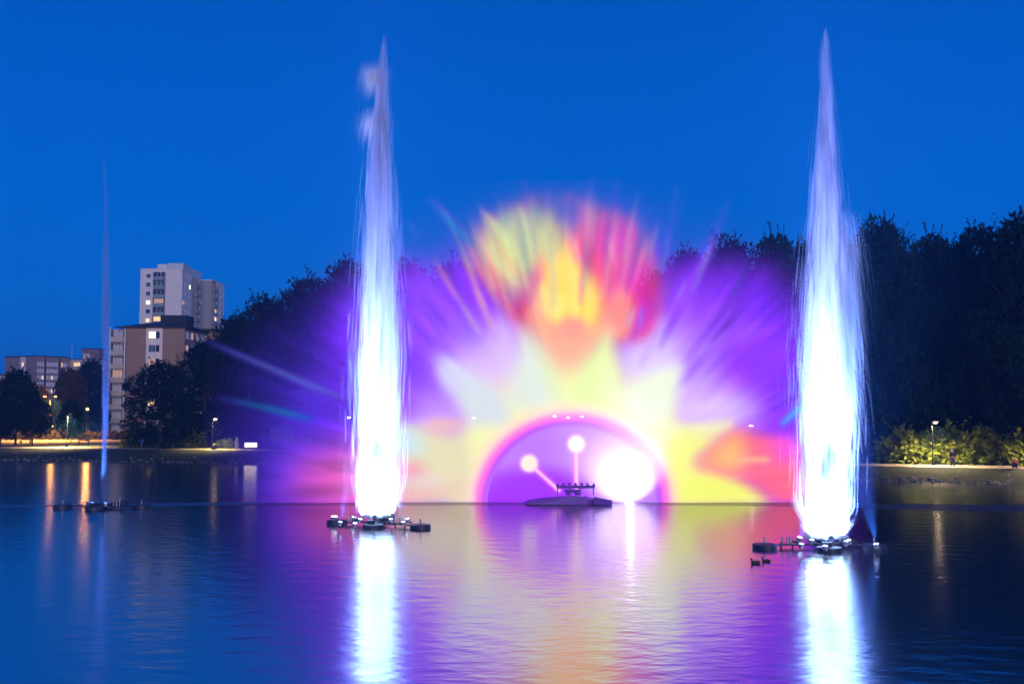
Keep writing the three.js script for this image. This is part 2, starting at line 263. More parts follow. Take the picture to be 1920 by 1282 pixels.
const paneWarm = glow(1.0, 0.62, 0.24, 1.5), paneDim = glow(1.0, 0.5, 0.28, 0.55), paneBright = glow(1.0, 0.74, 0.42, 3.2), paneCool = new THREE.MeshStandardMaterial({ color: RGB(0.66, 0.7, 0.76), roughness: 0.4 });
const paneGrey = new THREE.MeshStandardMaterial({ color: RGB(0.2, 0.24, 0.3), roughness: 0.3 });
const cache = new Map(), shared = (k, f) => { if (!cache.has(k)) cache.set(k, f()); return cache.get(k); };
// face: a frame of reference on a wall (origin at its lower left, x along, z out)
function wallUV(g) { const n = g.attributes.normal, p = g.attributes.position, uv = []; for (let i = 0; i < p.count; i++) uv.push(Math.abs(n.getX(i)) > 0.7 ? p.getZ(i) : p.getX(i), Math.abs(n.getY(i)) > 0.7 ? p.getZ(i) : p.getY(i)); g.setAttribute('uv', new THREE.Float32BufferAttribute(uv, 2)); return g; }
function windowOn(b, x, y, z, turn, w, h, pane, bars = 1, frame = trimWhite) {
  const fg = shared(`f${w},${h},${bars}`, () => MG([box(w + 0.16, 0.08, 0.14, 0, h / 2 + 0.04, 0.02), box(w + 0.22, 0.08, 0.2, 0, -h / 2 - 0.04, 0.05), box(0.08, h, 0.14, -w / 2 - 0.04, 0, 0.02), box(0.08, h, 0.14, w / 2 + 0.04, 0, 0.02), ...Array.from({ length: bars }, (_, i) => box(0.06, h, 0.07, -w / 2 + w * (i + 1) / (bars + 1), 0, 0.02))]));
  const f = mesh('window', fg, frame, b); f.position.set(x, y, z); f.rotation.y = turn;
  const p = mesh('pane', shared(`p${w},${h}`, () => box(w, h, 0.03, 0, 0, 0.012)), pane, f); return f;
}
function balconyOn(b, x, y, z, turn, w, h, d, back, rail = railGlass, n = 3) {   // floor slab, parapet, posts, glazing above the parapet
  const f = mesh('balcony', shared(`b${w},${h},${d}`, () => MG([box(w, 0.18, d, 0, 0.09, d / 2), box(0.12, h, d, -w / 2 + 0.06, h / 2 + 0.18, d / 2), box(0.12, h, d, w / 2 - 0.06, h / 2 + 0.18, d / 2)])), slab, b); f.position.set(x, y, z); f.rotation.y = turn;
  mesh('parapet', shared(`bp${w},${h},${d}`, () => MG([box(w, 0.95, 0.08, 0, 0.68, d - 0.03), box(w, 0.07, 0.12, 0, 1.2, d - 0.03)])), rail, f);
  for (let i = 0; i < n; i++) mesh('pane', shared(`bg${w},${h},${d},${n}`, () => box(w / n - 0.12, h - 1.05, 0.04, 0, 0, 0)), back, f).position.set(-w / 2 + w * (i + 0.5) / n, 1.25 + (h - 1.05) / 2, 0.3);
  const q = mesh('post', shared(`bq${w},${h},${d},${n}`, () => MG(Array.from({ length: n + 1 }, (_, i) => box(0.09, h - 1, 0.09, -w / 2 + 0.05 + (w - 0.1) * i / n, 1.2 + (h - 1) / 2, d - 0.05)))), trimWhite, f); q.userData.kind = 'stuff'; return f;
}
{ // white tower
  const D = 308, L = at(263, 505, D).x, Rr = at(341, 505, D).x, H = at(300, 505, D).y, fl = 2.78, b = thing('apartment_tower', 'tall white apartment tower with stepped side rising above the brick block', 'building');
  const wg = (x0, x1, D0, D1, h) => wallUV(box(x1 - x0, h, D1 - D0, (x0 + x1) / 2, h / 2, -(D0 + D1) / 2));
  mesh('wall', wg(L, Rr, D, D + 9.5, H), wallWhite, b);
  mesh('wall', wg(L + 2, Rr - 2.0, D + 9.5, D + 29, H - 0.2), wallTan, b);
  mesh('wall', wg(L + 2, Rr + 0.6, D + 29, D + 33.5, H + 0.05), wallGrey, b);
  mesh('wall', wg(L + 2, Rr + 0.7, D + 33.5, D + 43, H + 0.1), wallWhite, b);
  mesh('roof', wg(L - 0.15, Rr + 0.15, D - 0.15, D + 9.6, 0.3).translate(0, H, 0), trimWhite, b); mesh('roof', wg(L + 1.9, Rr + 0.8, D + 28.9, D + 43.2, 0.3).translate(0, H + 0.1, 0), trimWhite, b);
  mesh('penthouse', wg(L + 4.5, L + 7.6, D + 2, D + 6, 1.6).translate(0, H + 0.3, 0), trimWhite, b);
  mesh('penthouse', wg(L + 7.9, Rr - 0.2, D + 1.5, D + 8.5, 1.9).translate(0, H + 0.3, 0), std(0.44, 0.54, 0.56, 0.6), b);
  mesh('penthouse', wg(Rr - 6, Rr - 2.4, D + 14, D + 27, 2.6).translate(0, H, 0), std(0.5, 0.6, 0.62, 0.6), b);
  const wx = at(278, 520, D).x, bx = at(299.5, 520, D).x;
  for (let k = 0; k < 13; k++) {
    const y = H - 2.0 - k * fl; if (y < 8) break;
    windowOn(b, wx, y, -D + 0.01, 0, 1.25, 1.2, [paneTeal, paneTeal, paneTeal, paneBright, paneDark, paneWarm][k % 6], 0);
    balconyOn(b, bx, y - 1.55, -D + 0.01, 0, 3.4, 2.5, 1.2, [paneDark, paneTeal, paneDark, paneDim, paneDark, paneWarm][k % 6]);
    [1.4, 4.2, 7.4].forEach((o, j) => windowOn(b, Rr + 0.01, y + 0.05, -D - o, Math.PI / 2, j === 0 ? 1.6 : 1.4, 1.3, (k === 1 && j === 2) ? paneBright : (k === 3 && j === 0) ? paneDim : (k + j) % 3 ? paneGrey : paneTeal, 1));
    [14.5, 25].forEach((o, j) => windowOn(b, Rr - 1.99, y - 0.2, -D - o, Math.PI / 2, 1.6, 1.3, k === 1 && j === 0 ? paneBright : k === 2 ? paneDim : paneDark, 1));
    balconyOn(b, Rr - 1.98, y - 1.7, -D - 20, Math.PI / 2, 4.0, 2.4, 1.1, paneDark);
    balconyOn(b, Rr + 0.61, y - 1.7, -D - 31.2, Math.PI / 2, 3.8, 2.4, 1.0, k === 3 ? paneWarm : k === 4 ? paneBright : paneDark);
    windowOn(b, Rr + 0.71, y, -D - 40, Math.PI / 2, 1.7, 1.3, paneDark, 1);
  }
}
{ // eight-storey brick block
  const D = 205, L = at(206, 612, D).x, M0 = at(235, 612, D).x, Rr = at(346, 612, D).x, H = at(280, 613, D).y, fl = 2.78, b = thing('brick_block', 'brown brick apartment block with dark roof and a glazed balcony stack', 'building');
  const wg = (x0, x1, D0, D1, h, y0 = 0) => wallUV(box(x1 - x0, h, D1 - D0, (x0 + x1) / 2, y0 + h / 2, -(D0 + D1) / 2));
  mesh('wall', wg(M0 + 0.2, Rr, D, D + 15, H), brick, b);
  mesh('wall', wg(L, M0 + 0.19, D + 1.6, D + 13, H - 0.3), wallTan, b);
  const pL = at(273.5, 640, D).x, pR = at(304, 640, D).x; mesh('facade_panel', wg(pL, pR, D - 0.06, D + 0.02, H - 0.1), wallWhite, b);
  const rg = new THREE.BufferGeometry(), x0 = at(217, 612, D).x, x1 = Rr + 0.5, z0 = -D + 0.5, z1 = -D - 15.5, ym = H + 1.6; // hip roof
  const c = [[x0, H, z0], [x1, H, z0], [x1, H, z1], [x0, H, z1], [x0 + 5.4, ym, (z0 + z1) / 2], [x1 - 4, ym, (z0 + z1) / 2]];
  rg.setAttribute('position', new THREE.Float32BufferAttribute([0, 1, 5, 0, 5, 4, 1, 2, 5, 2, 3, 4, 2, 4, 5, 3, 0, 4].flatMap((i) => c[i]), 3)); rg.computeVertexNormals();
  const roof = mesh('roof', rg, roofDark, b);
  mesh('gutter', MG([box(x1 - x0, 0.28, 0.2, (x0 + x1) / 2, H - 0.02, z0 + 0.02), box(0.2, 0.28, 16, x1, H - 0.02, (z0 + z1) / 2)]), roofDark, roof);
  mesh('roof_house', wg(at(300, 600, D + 5).x, at(349, 600, D + 5).x, D + 5, D + 10, 2.6, H + 0.3), roofDark, roof);
  mesh('wall', wg(Rr - 1.5, at(395, 610, 219).x + 1.5, D + 15, D + 24, H + 0.25), brickRed, b);
  mesh('roof', wg(Rr - 2, at(395, 610, 219).x + 2, D + 14.6, D + 24.4, 0.5, H + 0.26), roofDark, b);
  for (let k = 0; k < 8; k++) {
    const y = H - 1.75 - k * fl;
    balconyOn(b, (L + M0) / 2 - 0.15, y - 1.5, -D - 1.59, 0, M0 - L - 0.5, 2.6, 1.5, k === 3 ? paneDim : paneCool, wallTan, 4);
    windowOn(b, at(285, 640, D).x, y + 0.1, -D + 0.07, 0, 1.35, 1.35, [paneBright, paneTeal, paneDim, paneDark, paneDark, paneWarm, paneDark, paneDark][k], 1);
    windowOn(b, at(295.5, 640, D).x, y + 0.1, -D + 0.07, 0, 0.7, 1.35, paneDark, 0);
    [1.5, 4.6, 8.2, 11.5, 13.6].forEach((o, j) => windowOn(b, Rr + 0.01, y + 0.1, -D - o, Math.PI / 2, 1.3, 1.35, (k + j) % 4 === 1 ? paneDim : paneCool, 1));
  }
  mesh('corner_post', box(0.25, H, 0.3, M0 - 0.05, H / 2, -D + 0.05), trimWhite, b); mesh('corner_post', box(0.2, H, 0.3, L + 0.05, H / 2, -D + 0.05), trimWhite, b);
}
function longBlock(name, label, px0, D0, px1, D1, topPy, depth, mat) {   // a building whose front runs between two pixel columns at two distances
  const a = at(px0, topPy, D0), e = at(px1, topPy, D1), w = Math.hypot(e.x - a.x, e.z - a.z), b = thing(name, label, 'building', V(a.x, 0, a.z), Math.atan2(-(e.z - a.z), e.x - a.x));
  return { b, w, H: a.y, wall: mesh('wall', wallUV(box(w, a.y, depth, w / 2, a.y / 2, -depth / 2)), mat, b) };
}
{ // low brick block at far left: a sloping footprint whose two long faces meet at a corner
  const a = at(10, 670, 444), A = at(68, 668, 435), B = at(129, 674, 449), H = A.y, b = thing('long_brick_block', 'long low brick block with rows of small windows beyond the street trees', 'building', V(A.x, 0, A.z));
  const L = [a.x - A.x, a.z - A.z], W = [B.x - A.x, B.z - A.z], foot = (k) => new THREE.Shape([[0, 0], [W[0] + k, -W[1]], [W[0] + L[0], -W[1] - L[1] + k * 2], [L[0] - k, -L[1]]].map(([x, y]) => new THREE.Vector2(x, y)));
  const pr = (k, h, y) => new THREE.ExtrudeGeometry(foot(k), { depth: h, bevelEnabled: false }).rotateX(-Math.PI / 2).translate(0, y, 0);
  mesh('wall', wallUV(pr(0, H, 0)), brick, b); mesh('roof', pr(0.5, 0.4, H + 0.003).translate(0, 0, 0.15), roofDark, b);
  const on = (P, u, y, fn) => { const th = P === L ? Math.atan2(-(-L[1]), -L[0]) : Math.atan2(-W[1], W[0]); const n = [Math.sin(th), Math.cos(th)]; return fn(P[0] * u + n[0] * 0.03, y, P[1] * u + n[1] * 0.03, th); };
  on(L, 0.435, H - 6.1, (x, y, z, th) => { const p = mesh('facade_panel', box(3.4, 12, 0.2), wallWhite, b); p.position.set(x, y, z); p.rotation.y = th; });
  for (let k = 0; k < 4; k++) { on(L, 0.62, H - 3.2 - k * 3, (x, y, z, th) => windowOn(b, x, y, z, th, 1.1, 1.5, paneDark, 0)); on(L, 0.435, H - 3.4 - k * 3, (x, y, z, th) => windowOn(b, x + 0.06, y, z + 0.12, th, 1.3, 1.8, k ? paneDark : paneWarm, 0)); }
  const rr = rng(41);
  for (const u of [0.26, 0.7]) on(W, u, H / 2, (x, y, z, th) => { const p = mesh('drainpipe', box(0.55, H, 0.35), roofDark, b); p.position.set(x, y, z); p.rotation.y = th; });
  for (let k = 0; k < 6; k++) for (const u of [0.05, 0.12, 0.19, 0.33, 0.40, 0.47, 0.54, 0.61, 0.77, 0.85, 0.93]) on(W, u, H - 3.3 - k * 2.95, (x, y, z, th) => windowOn(b, x, y, z, th, 0.72, 1.7, rr() < 0.16 ? paneWarm : paneCool, 0));
  mesh('mast', cyl(0.12, 0.06, 6, W[0] - 1.5, H, -20, 8), trimWhite, b);
}
{
  const q = longBlock('pale_block', 'beige block with orange windows and a rooftop box behind the thin jet', 128, 452, 182, 452, 674, 14, wallTan), b = q.b, H = q.H;
  mesh('roof', box(q.w + 0.4, 0.35, 14.4, q.w / 2, H + 0.18, -7), roofDark, b); mesh('penthouse', box(q.w * 0.62, 4.6, 8, q.w * 0.66, H + 2.6, -7), brickRed, b); mesh('penthouse_door', box(3, 2.2, 0.3, q.w * 0.52, H + 1.6, -2.9), trimWhite, b); mesh('roof', box(q.w * 0.62 + 0.5, 0.35, 8.5, q.w * 0.66, H + 5.1, -7), roofDark, b);
  [0.22, 0.29, 0.36, 0.55].forEach((u, j) => { for (let k = 0; k < 3; k++) windowOn(b, q.w * u, H - 2.2 - k * 3, 0.02, 0, 0.95, 1.7, k === 0 ? paneWarm : k === 1 && j % 2 ? paneDim : paneCool, 0); });
  const q2 = longBlock('white_block', 'white gabled house front cut by the left edge of the picture', -40, 380, 9, 380, 704, 12, wallWhite); mesh('roof', box(q2.w + 0.8, 0.5, 13, q2.w / 2, q2.H + 0.25, -6), roofDark, q2.b);
  for (let k = 0; k < 3; k++) for (const u of [0.6, 0.72, 0.86]) windowOn(q2.b, q2.w * u, q2.H - 2.4 - k * 3, 0.02, 0, 1.0, 1.5, paneDark, 1);
}

// ------------------------------------------------------------------ lamps and furniture on the banks
const iron = std(0.03, 0.032, 0.035, 0.5, { metalness: 0.4 }), steel = std(0.35, 0.36, 0.38, 0.35, { metalness: 0.8 });
const NAVY = std(0.03, 0.05, 0.10, 0.45);
const bulbGeo = new THREE.SphereGeometry(0.13, 12, 8);
function pointLamp(p, color, I, parent) { const l = new THREE.PointLight(color, I); l.position.copy(p); l.castShadow = true; l.shadow.radius = 5; l.name = 'lamp_light'; (parent ?? scene).add(l); return l; }
function spot(p, target, color, I, deg, pen = 0.6, rad = 6) { const l = new THREE.SpotLight(color, I, 0, deg * Math.PI / 180, pen); l.position.copy(p); l.target.position.copy(target); l.castShadow = true; l.shadow.radius = rad; l.name = 'spot_light'; scene.add(l, l.target); return l; }
const warm = RGB(1.0, 0.72, 0.40), sodium = RGB(1.0, 0.42, 0.09);
// path lamp: post with a foot, a short bracket and a flat hooded head holding the bulb
function pathLamp(label, px, D, headPy, lit = warm, I = 90, k = 60) {
  const p = at(px, headPy, D), y = p.y - groundY, t = thing('path_lamp', label, 'street lamp', V(p.x, groundY, -D), 0, 'lamps along the lakeside path');
  mesh('post', MG([cyl(0.055, 0.04, y + 0.05), cyl(0.14, 0.12, 0.7, 0, -0.1), cyl(0.16, 0.16, 0.06, 0, 0.6)]), iron, t);
  mesh('bracket', bar(V(0, y, 0), V(0.34, y + 0.14, 0), 0.03), iron, t);
  const h = mesh('lamp_head', new THREE.LatheGeometry([[0, 0.2], [0.1, 0.19], [0.34, 0.07], [0.36, 0.0], [0.33, 0.0], [0.09, 0.13], [0, 0.14]].map(([a, b]) => new THREE.Vector2(a, b)), 16), std(0.06, 0.07, 0.08, 0.4), t); h.position.set(0.38, y, 0);
  const b = mesh('bulb', bulbGeo, glow(lit.r, lit.g, lit.b, k), h); b.scale.set(1.6, 0.6, 1.6); b.position.y = -0.06;
  { const l = new THREE.SpotLight(lit, I, 0, 69 * Math.PI / 180, 0.5); l.position.set(0.38, y - 0.16, 0); l.target.position.set(0.38, 0, 0); l.castShadow = true; l.shadow.radius = 5; l.name = 'lamp_light'; t.add(l, l.target); } return t;
}
pathLamp('lit path lamp above the bright bushes at right', 1748, 102, 791, warm, 850, 36);
pathLamp('path lamp just beyond the right edge that lights the brightest bushes', 1985, 98, 786, warm, 1300, 36);
pathLamp('bright lit path lamp seen through the right violet petals', 1402, 107, 797, RGB(1, 0.95, 0.95), 80, 220);
pathLamp('lit path lamp just left of the tall left jet', 648, 128, 782, RGB(1, 0.9, 0.85), 70, 120);
pathLamp('small lit lamp shining through the pale left petal', 882, 120, 783, RGB(1, 0.95, 0.85), 60, 160);
pathLamp('leftmost of three small lamps at the top of the pink arch', 1034, 114, 779, RGB(1, 0.9, 0.85), 50, 130);
pathLamp('middle of three small lamps at the top of the pink arch', 1059, 118, 782, RGB(1, 0.9, 0.85), 50, 160);
pathLamp('rightmost of three small lamps at the top of the pink arch', 1085, 116, 780, RGB(1, 0.9, 0.85), 50, 130);
pathLamp('yellow lamp half hidden among leaves of the spreading tree', 398, 138.5, 785, RGB(1, 0.75, 0.3), 420, 22);
pathLamp('lamp on a dark post at the path, light hidden under its blue-grey hood', 126, 146.2, 776, RGB(1.0, 0.66, 0.3), 2800, 0.15);
{ // double street lamp and orange globes on the road
  const a = at(83, 744, 172), c = at(103, 743, 172), y = a.y - groundY, t = thing('double_street_lamp', 'tall double-armed street lamp with two orange glowing heads', 'street lamp', V((a.x + c.x) / 2, groundY, -172));
  const w = (c.x - a.x) / 2; mesh('post', cyl(0.09, 0.06, y + 0.3), iron, t); mesh('arm', bar(V(-w, y + 0.15, 0), V(w, y + 0.2, 0), 0.04), iron, t);
  for (const s of [-1, 1]) { const h = mesh('lamp_head', new THREE.SphereGeometry(0.3, 14, 8, 0, 6.284, 0, 1.6).scale(1, 0.7, 1), std(0.5, 0.5, 0.52, 0.4), t); h.position.set(w * s, y + 0.1, 0); const b = mesh('bulb', new THREE.SphereGeometry(0.22, 12, 8).scale(1, 0.55, 1), glow(1, 0.42, 0.08, 18), h); b.position.y = -0.02; { const l = new THREE.SpotLight(sodium, 3200, 0, 74 * Math.PI / 180, 0.4); l.position.set(w * s, y - 0.2, 0); l.target.position.set(w * s, 0, 0); l.castShadow = true; l.shadow.radius = 6; l.name = 'lamp_light'; t.add(l, l.target); } }
  for (const [px, py, D, l, k, I] of [[163, 767, 170, 'bright orange globe lamp left of the thin jet', 10, 80], [96, 798, 172, 'low orange lamp by the parked car', 9, 60]]) {
    const p = at(px, py, D), h = p.y - groundY, g = thing('globe_lamp', l, 'street lamp', V(p.x, groundY, -D)); mesh('post', MG([cyl(0.07, 0.05, h), cyl(0.12, 0.1, 0.6)]), iron, g); mesh('collar', cyl(0.1, 0.12, 0.12, 0, h - 0.24), iron, g);
    const b = mesh('globe', new THREE.SphereGeometry(0.23, 16, 12), glow(1, 0.42, 0.1, k), g); b.position.y = h; pointLamp(V(0, h, 0), sodium, I, g);
  }
}
{ // lit board on legs
  const p = at(470, 834, 137), t = thing('lit_signboard', 'bright cream lit signboard on two thin legs beside the path', 'signboard', V(p.x, groundY, -137)), y = p.y - groundY;
  mesh('panel', rbox(1.72, 0.62, 0.1, 0, y, 0), glow(1, 0.78, 0.5, 2.6), t); mesh('frame', MG([box(1.84, 0.06, 0.16, 0, y + 0.34, 0), box(1.84, 0.06, 0.16, 0, y - 0.34, 0), box(0.06, 0.62, 0.16, -0.89, y, 0), box(0.06, 0.62, 0.16, 0.89, y, 0)]), iron, t);
  for (const s of [-0.82, 0.82]) mesh('leg', box(0.07, y - 0.33, 0.07, s, (y - 0.37) / 2, 0), steel, t);
  const l = new THREE.RectAreaLight(RGB(1, 0.78, 0.5), 2.4, 1.6, 0.5); l.position.set(0, y, 0.12); l.rotation.y = Math.PI; l.name = 'board_light'; t.add(l);
}
function bench(label, px, py, D) { const p = at(px, py, D), t = thing('bench', label, 'bench', V(p.x, groundY, -D)); for (let i = 0; i < 4; i++) mesh('slat', box(1.8, 0.04, 0.09, 0, 0.45, -0.17 + i * 0.115), std(0.1, 0.07, 0.04), t); for (let i = 0; i < 3; i++) mesh('slat', box(1.8, 0.09, 0.03, 0, 0.58 + i * 0.13, -0.26 - i * 0.03), std(0.1, 0.07, 0.04), t); for (const s of [-0.75, 0.75]) mesh('leg', MG([box(0.06, 0.46, 0.4, s, 0.22, 0), bar(V(s, 0.4, -0.2), V(s, 0.92, -0.34), 0.03)]), iron, t); return t; }
bench('dark bench under the small tree on the orange-lit road', 47, 827, 159.5); bench('dark bench on the road between the lamp post and the thin jet', 156, 828, 158.5);
{ const p = at(265, 826, 139), t = thing('blue_sign', 'small blue sign on a thin post by the low bush', 'sign', V(p.x, 0.9, -139)), y = p.y - 0.9; mesh('post', cyl(0.035, 0.035, y + 0.25, 0, -0.2), steel, t); mesh('sign_plate', rbox(0.62, 0.42, 0.03, 0, y, 0.05, 0.04), std(0.03, 0.13, 0.42, 0.4), t); }
{ const p = at(401, 843, 137.5), t = thing('litter_bin', 'small dark bin at the edge of the path', 'litter bin', V(p.x, groundY, -137.5)); mesh('bin_body', new THREE.LatheGeometry([[0.2, 0], [0.26, 0.6], [0.28, 0.62], [0.24, 0.62], [0.2, 0.1]].map(([a, b]) => new THREE.Vector2(a, b)), 14), iron, t); mesh('lid', new THREE.LatheGeometry([[0.29, 0.68], [0.2, 0.78], [0, 0.8]].map(([a, b]) => new THREE.Vector2(a, b)), 14), iron, t); mesh('post', cyl(0.03, 0.03, 0.75, 0.27), iron, t); }
function car(label, px, D, turn, body) {   // side profile extruded, cabin, wheels, lamps
  const p = at(px, 812, D), t = thing('parked_car', label, 'car', V(p.x, groundY, -D), turn), s = new THREE.Shape([[-2.1, 0.3], [-2.15, 0.7], [-1.9, 0.88], [-1.0, 0.96], [-0.45, 1.42], [0.9, 1.45], [1.6, 1.0], [2.1, 0.9], [2.15, 0.4], [2.0, 0.28]].map(([x, y]) => new THREE.Vector2(x, y)));
  mesh('body', new THREE.ExtrudeGeometry(s, { depth: 1.6, bevelSize: 0.06, bevelThickness: 0.06, bevelSegments: 2 }).translate(0, 0, -0.8), body, t);
  const g = new THREE.Shape([[-0.9, 0.98], [-0.4, 1.36], [0.85, 1.38], [1.4, 1.0]].map(([x, y]) => new THREE.Vector2(x, y))); for (const z of [-0.875, 0.865]) mesh('side_window', new THREE.ExtrudeGeometry(g, { depth: 0.01, bevelEnabled: false }).translate(0, 0, z), paneDark, t);
  for (const x of [-1.35, 1.35]) for (const z of [-0.8, 0.8]) { const w = mesh('wheel', new THREE.CylinderGeometry(0.32, 0.32, 0.2, 16).rotateX(Math.PI / 2).translate(x, 0.32, z), std(0.015, 0.015, 0.015), t); mesh('rim', new THREE.CylinderGeometry(0.19, 0.19, 0.22, 12).rotateX(Math.PI / 2).translate(x, 0.32, z), steel, w); }
  for (const z of [-0.6, 0.6]) mesh('headlight', rbox(0.08, 0.14, 0.3, -2.17, 0.66, z), std(0.8, 0.8, 0.75, 0.1), t); return t;
}
car('pale parked car half hidden by the hedge under the low lamp', 82, 179.5, 0.05, std(0.5, 0.5, 0.52, 0.25)); car('dark parked car behind the hedge right of the low lamp', 128, 181, 0.02, std(0.05, 0.06, 0.08, 0.25));

// ------------------------------------------------------------------ the water screen with the projected flower
const SD = 76.5, SX = 1075, sTop = at(SX, 330, SD).y, sBot = at(SX, 940, SD).y, sc = (at(1275, 720, SD).x - at(875, 720, SD).x) / 400, sx0 = at(SX, 720, SD).x;
const OX = 330, OY = 330, CW = 1320, CH = 616;
function painter() { const c = document.createElement('canvas'); c.width = CW; c.height = CH; const g = c.getContext('2d'); g.translate(-OX, -OY); return [c, g]; }
function poly(g, pts, fill, blur = 0, alpha = 1) {
  g.save(); g.filter = blur ? `blur(${blur}px)` : 'none'; g.globalAlpha = alpha; g.fillStyle = fill; g.beginPath();
  pts.forEach((p, i) => i === 0 ? g.moveTo(p[0], p[1]) : p.length === 4 ? g.quadraticCurveTo(p[0], p[1], p[2], p[3]) : g.lineTo(p[0], p[1])); g.closePath(); g.fill(); g.restore();
}
function blob(g, x, y, rx, ry, fill, blur, alpha = 1, rot = 0) { g.save(); g.filter = blur ? `blur(${blur}px)` : 'none'; g.globalAlpha = alpha; g.fillStyle = fill; g.beginPath(); g.ellipse(x, y, rx, ry, rot, 0, 7); g.fill(); g.restore(); }
function streak(g, x0, y0, x1, y1, w, fill, blur, alpha) { const l = Math.hypot(x1 - x0, y1 - y0), nx = (y1 - y0) / l, ny = -(x1 - x0) / l; poly(g, [[x0 - nx * w * 0.3, y0 - ny * w * 0.3], [x0 * 0.4 + x1 * 0.6 - nx * w, y0 * 0.4 + y1 * 0.6 - ny * w, x1, y1], [x0 * 0.4 + x1 * 0.6 + nx * w, y0 * 0.4 + y1 * 0.6 + ny * w, x0 + nx * w * 0.3, y0 + ny * w * 0.3]], fill, blur, alpha); }
const rgb = (...c) => `rgb(${c.join(',')})`;
const [colC, C] = painter(), [alpC, A] = painter();
{ // the projected picture
  const r = rng(88), nx = 1075, ny = 935;
  C.fillStyle = rgb(142, 40, 255); C.fillRect(OX, OY, CW, CH);
  poly(C, [[330, 330], [620, 330], [640, 960], [330, 960]], rgb(74, 36, 205), 60);
  poly(C, [[600, 330], [1650, 330], [1650, 480], [600, 480]], rgb(84, 66, 220), 24);
  blob(C, 600, 905, 60, 50, rgb(225, 88, 190), 38); blob(C, 690, 900, 90, 70, rgb(235, 110, 180), 34);
  blob(C, 790, 640, 60, 140, rgb(150, 70, 255), 30); blob(C, 810, 790, 50, 60, rgb(175, 125, 255), 25); blob(C, 880, 650, 60, 70, rgb(165, 105, 255), 25);
  blob(C, 905, 700, 55, 60, rgb(215, 180, 245), 22); blob(C, 945, 640, 25, 70, rgb(200, 170, 250), 16); blob(C, 690, 620, 60, 120, rgb(122, 30, 240), 40);
  blob(C, 1330, 620, 110, 60, rgb(165, 85, 255), 30); blob(C, 1230, 690, 60, 70, rgb(205, 185, 255), 26); blob(C, 1300, 690, 60, 60, rgb(190, 150, 255), 26); blob(C, 1420, 700, 60, 60, rgb(145, 45, 255), 24); blob(C, 1340, 770, 90, 40, rgb(225, 200, 250), 24); blob(C, 1235, 640, 20, 50, rgb(190, 170, 255), 10); blob(C, 1440, 560, 60, 50, rgb(120, 30, 240), 30);
  blob(C, 1075, 860, 300, 200, rgb(232, 205, 250), 46, 0.62); blob(C, 960, 690, 40, 70, rgb(222, 195, 250), 22, 0.8); blob(C, 1210, 690, 45, 70, rgb(222, 205, 252), 20, 0.8);
  // fan of red, yellow and pink at the top
  poly(C, [[1066, 745], [1000, 660, 960, 600], [900, 520, 880, 470], [905, 400], [1000, 362], [1090, 366], [1190, 420], [1235, 500], [1236, 570], [1210, 640], [1160, 640], [1100, 680, 1066, 745]], rgb(226, 112, 150), 14);
  poly(C, [[1010, 640], [940, 560, 890, 500], [920, 490], [960, 520], [1005, 590]], rgb(224, 62, 128), 10); blob(C, 960, 545, 22, 30, rgb(180, 90, 170), 12);
  poly(C, [[1066, 742], [1020, 670, 985, 590], [1010, 540], [1180, 560], [1200, 600], [1130, 640], [1090, 670, 1066, 742]], rgb(244, 172, 138), 10);
  blob(C, 1130, 510, 42, 90, rgb(238, 84, 128), 16); blob(C, 1198, 560, 38, 72, rgb(244, 52, 180), 14); blob(C, 1160, 450, 50, 45, rgb(212, 70, 175), 18); blob(C, 1165, 590, 26, 50, rgb(255, 150, 140), 10); blob(C, 1050, 400, 45, 40, rgb(130, 105, 205), 16);
  blob(C, 1078, 555, 48, 68, rgb(250, 222, 96), 11, 1, -0.45); blob(C, 1032, 570, 17, 42, rgb(250, 226, 120), 7, 1, -0.3); blob(C, 1048, 505, 28, 55, rgb(250, 205, 90), 10); blob(C, 1075, 620, 26, 24, rgb(255, 158, 140), 8);
  blob(C, 968, 450, 26, 66, rgb(214, 226, 118), 10, 1, -0.45); blob(C, 1020, 440, 40, 55, rgb(206, 200, 140), 14, 1, -0.35);
  for (let i = 0; i < 34; i++) {   // water drawn out into rays
    const a = -1.02 + 1.62 * r(), u = r(), r0 = 330 + 150 * r(), r1 = r0 + 70 + 120 * r(), x0 = nx + Math.sin(a * 0.52) * r0, y0 = ny - Math.cos(a * 0.52) * r0, x1 = nx + Math.sin(a * 0.52) * r1, y1 = ny - Math.cos(a * 0.52) * r1;
    streak(C, x0, y0, x1, y1, 3 + 6 * r(), a < 0 ? (u < 0.6 ? rgb(215, 225, 150) : rgb(245, 200, 150)) : u < 0.5 ? rgb(245, 205, 190) : rgb(250, 120, 170), 4, 0.55);
  }
  for (const [x0, y0, x1, y1, w, c] of [[985, 510, 930, 405, 9, rgb(212, 224, 160)], [960, 470, 905, 390, 11, rgb(200, 215, 160)], [990, 430, 972, 385, 6, rgb(215, 228, 165)], [1010, 420, 998, 368, 5, rgb(190, 205, 190)], [975, 540, 890, 440, 8, rgb(190, 180, 185)], [885, 460, 800, 375, 9, rgb(20, 140, 190)], [785, 445, 765, 420, 6, rgb(0, 150, 205)], [1092, 500, 1070, 430, 4, rgb(240, 195, 190)], [1155, 500, 1140, 440, 4, rgb(245, 180, 190)], [1205, 470, 1200, 400, 4, rgb(130, 130, 210)], [1246, 510, 1258, 430, 4, rgb(130, 180, 205)], [1300, 550, 1345, 440, 8, rgb(150, 140, 255)], [1270, 570, 1290, 520, 7, rgb(150, 120, 255)], [1360, 520, 1378, 470, 4, rgb(120, 80, 240)], [1375, 560, 1410, 480, 8, rgb(115, 80, 245)], [1176, 620, 1190, 575, 6, rgb(215, 190, 235)], [1200, 620, 1205, 575, 6, rgb(200, 180, 255)]]) streak(C, x0, y0, x1, y1, w, c, 4, 0.85);
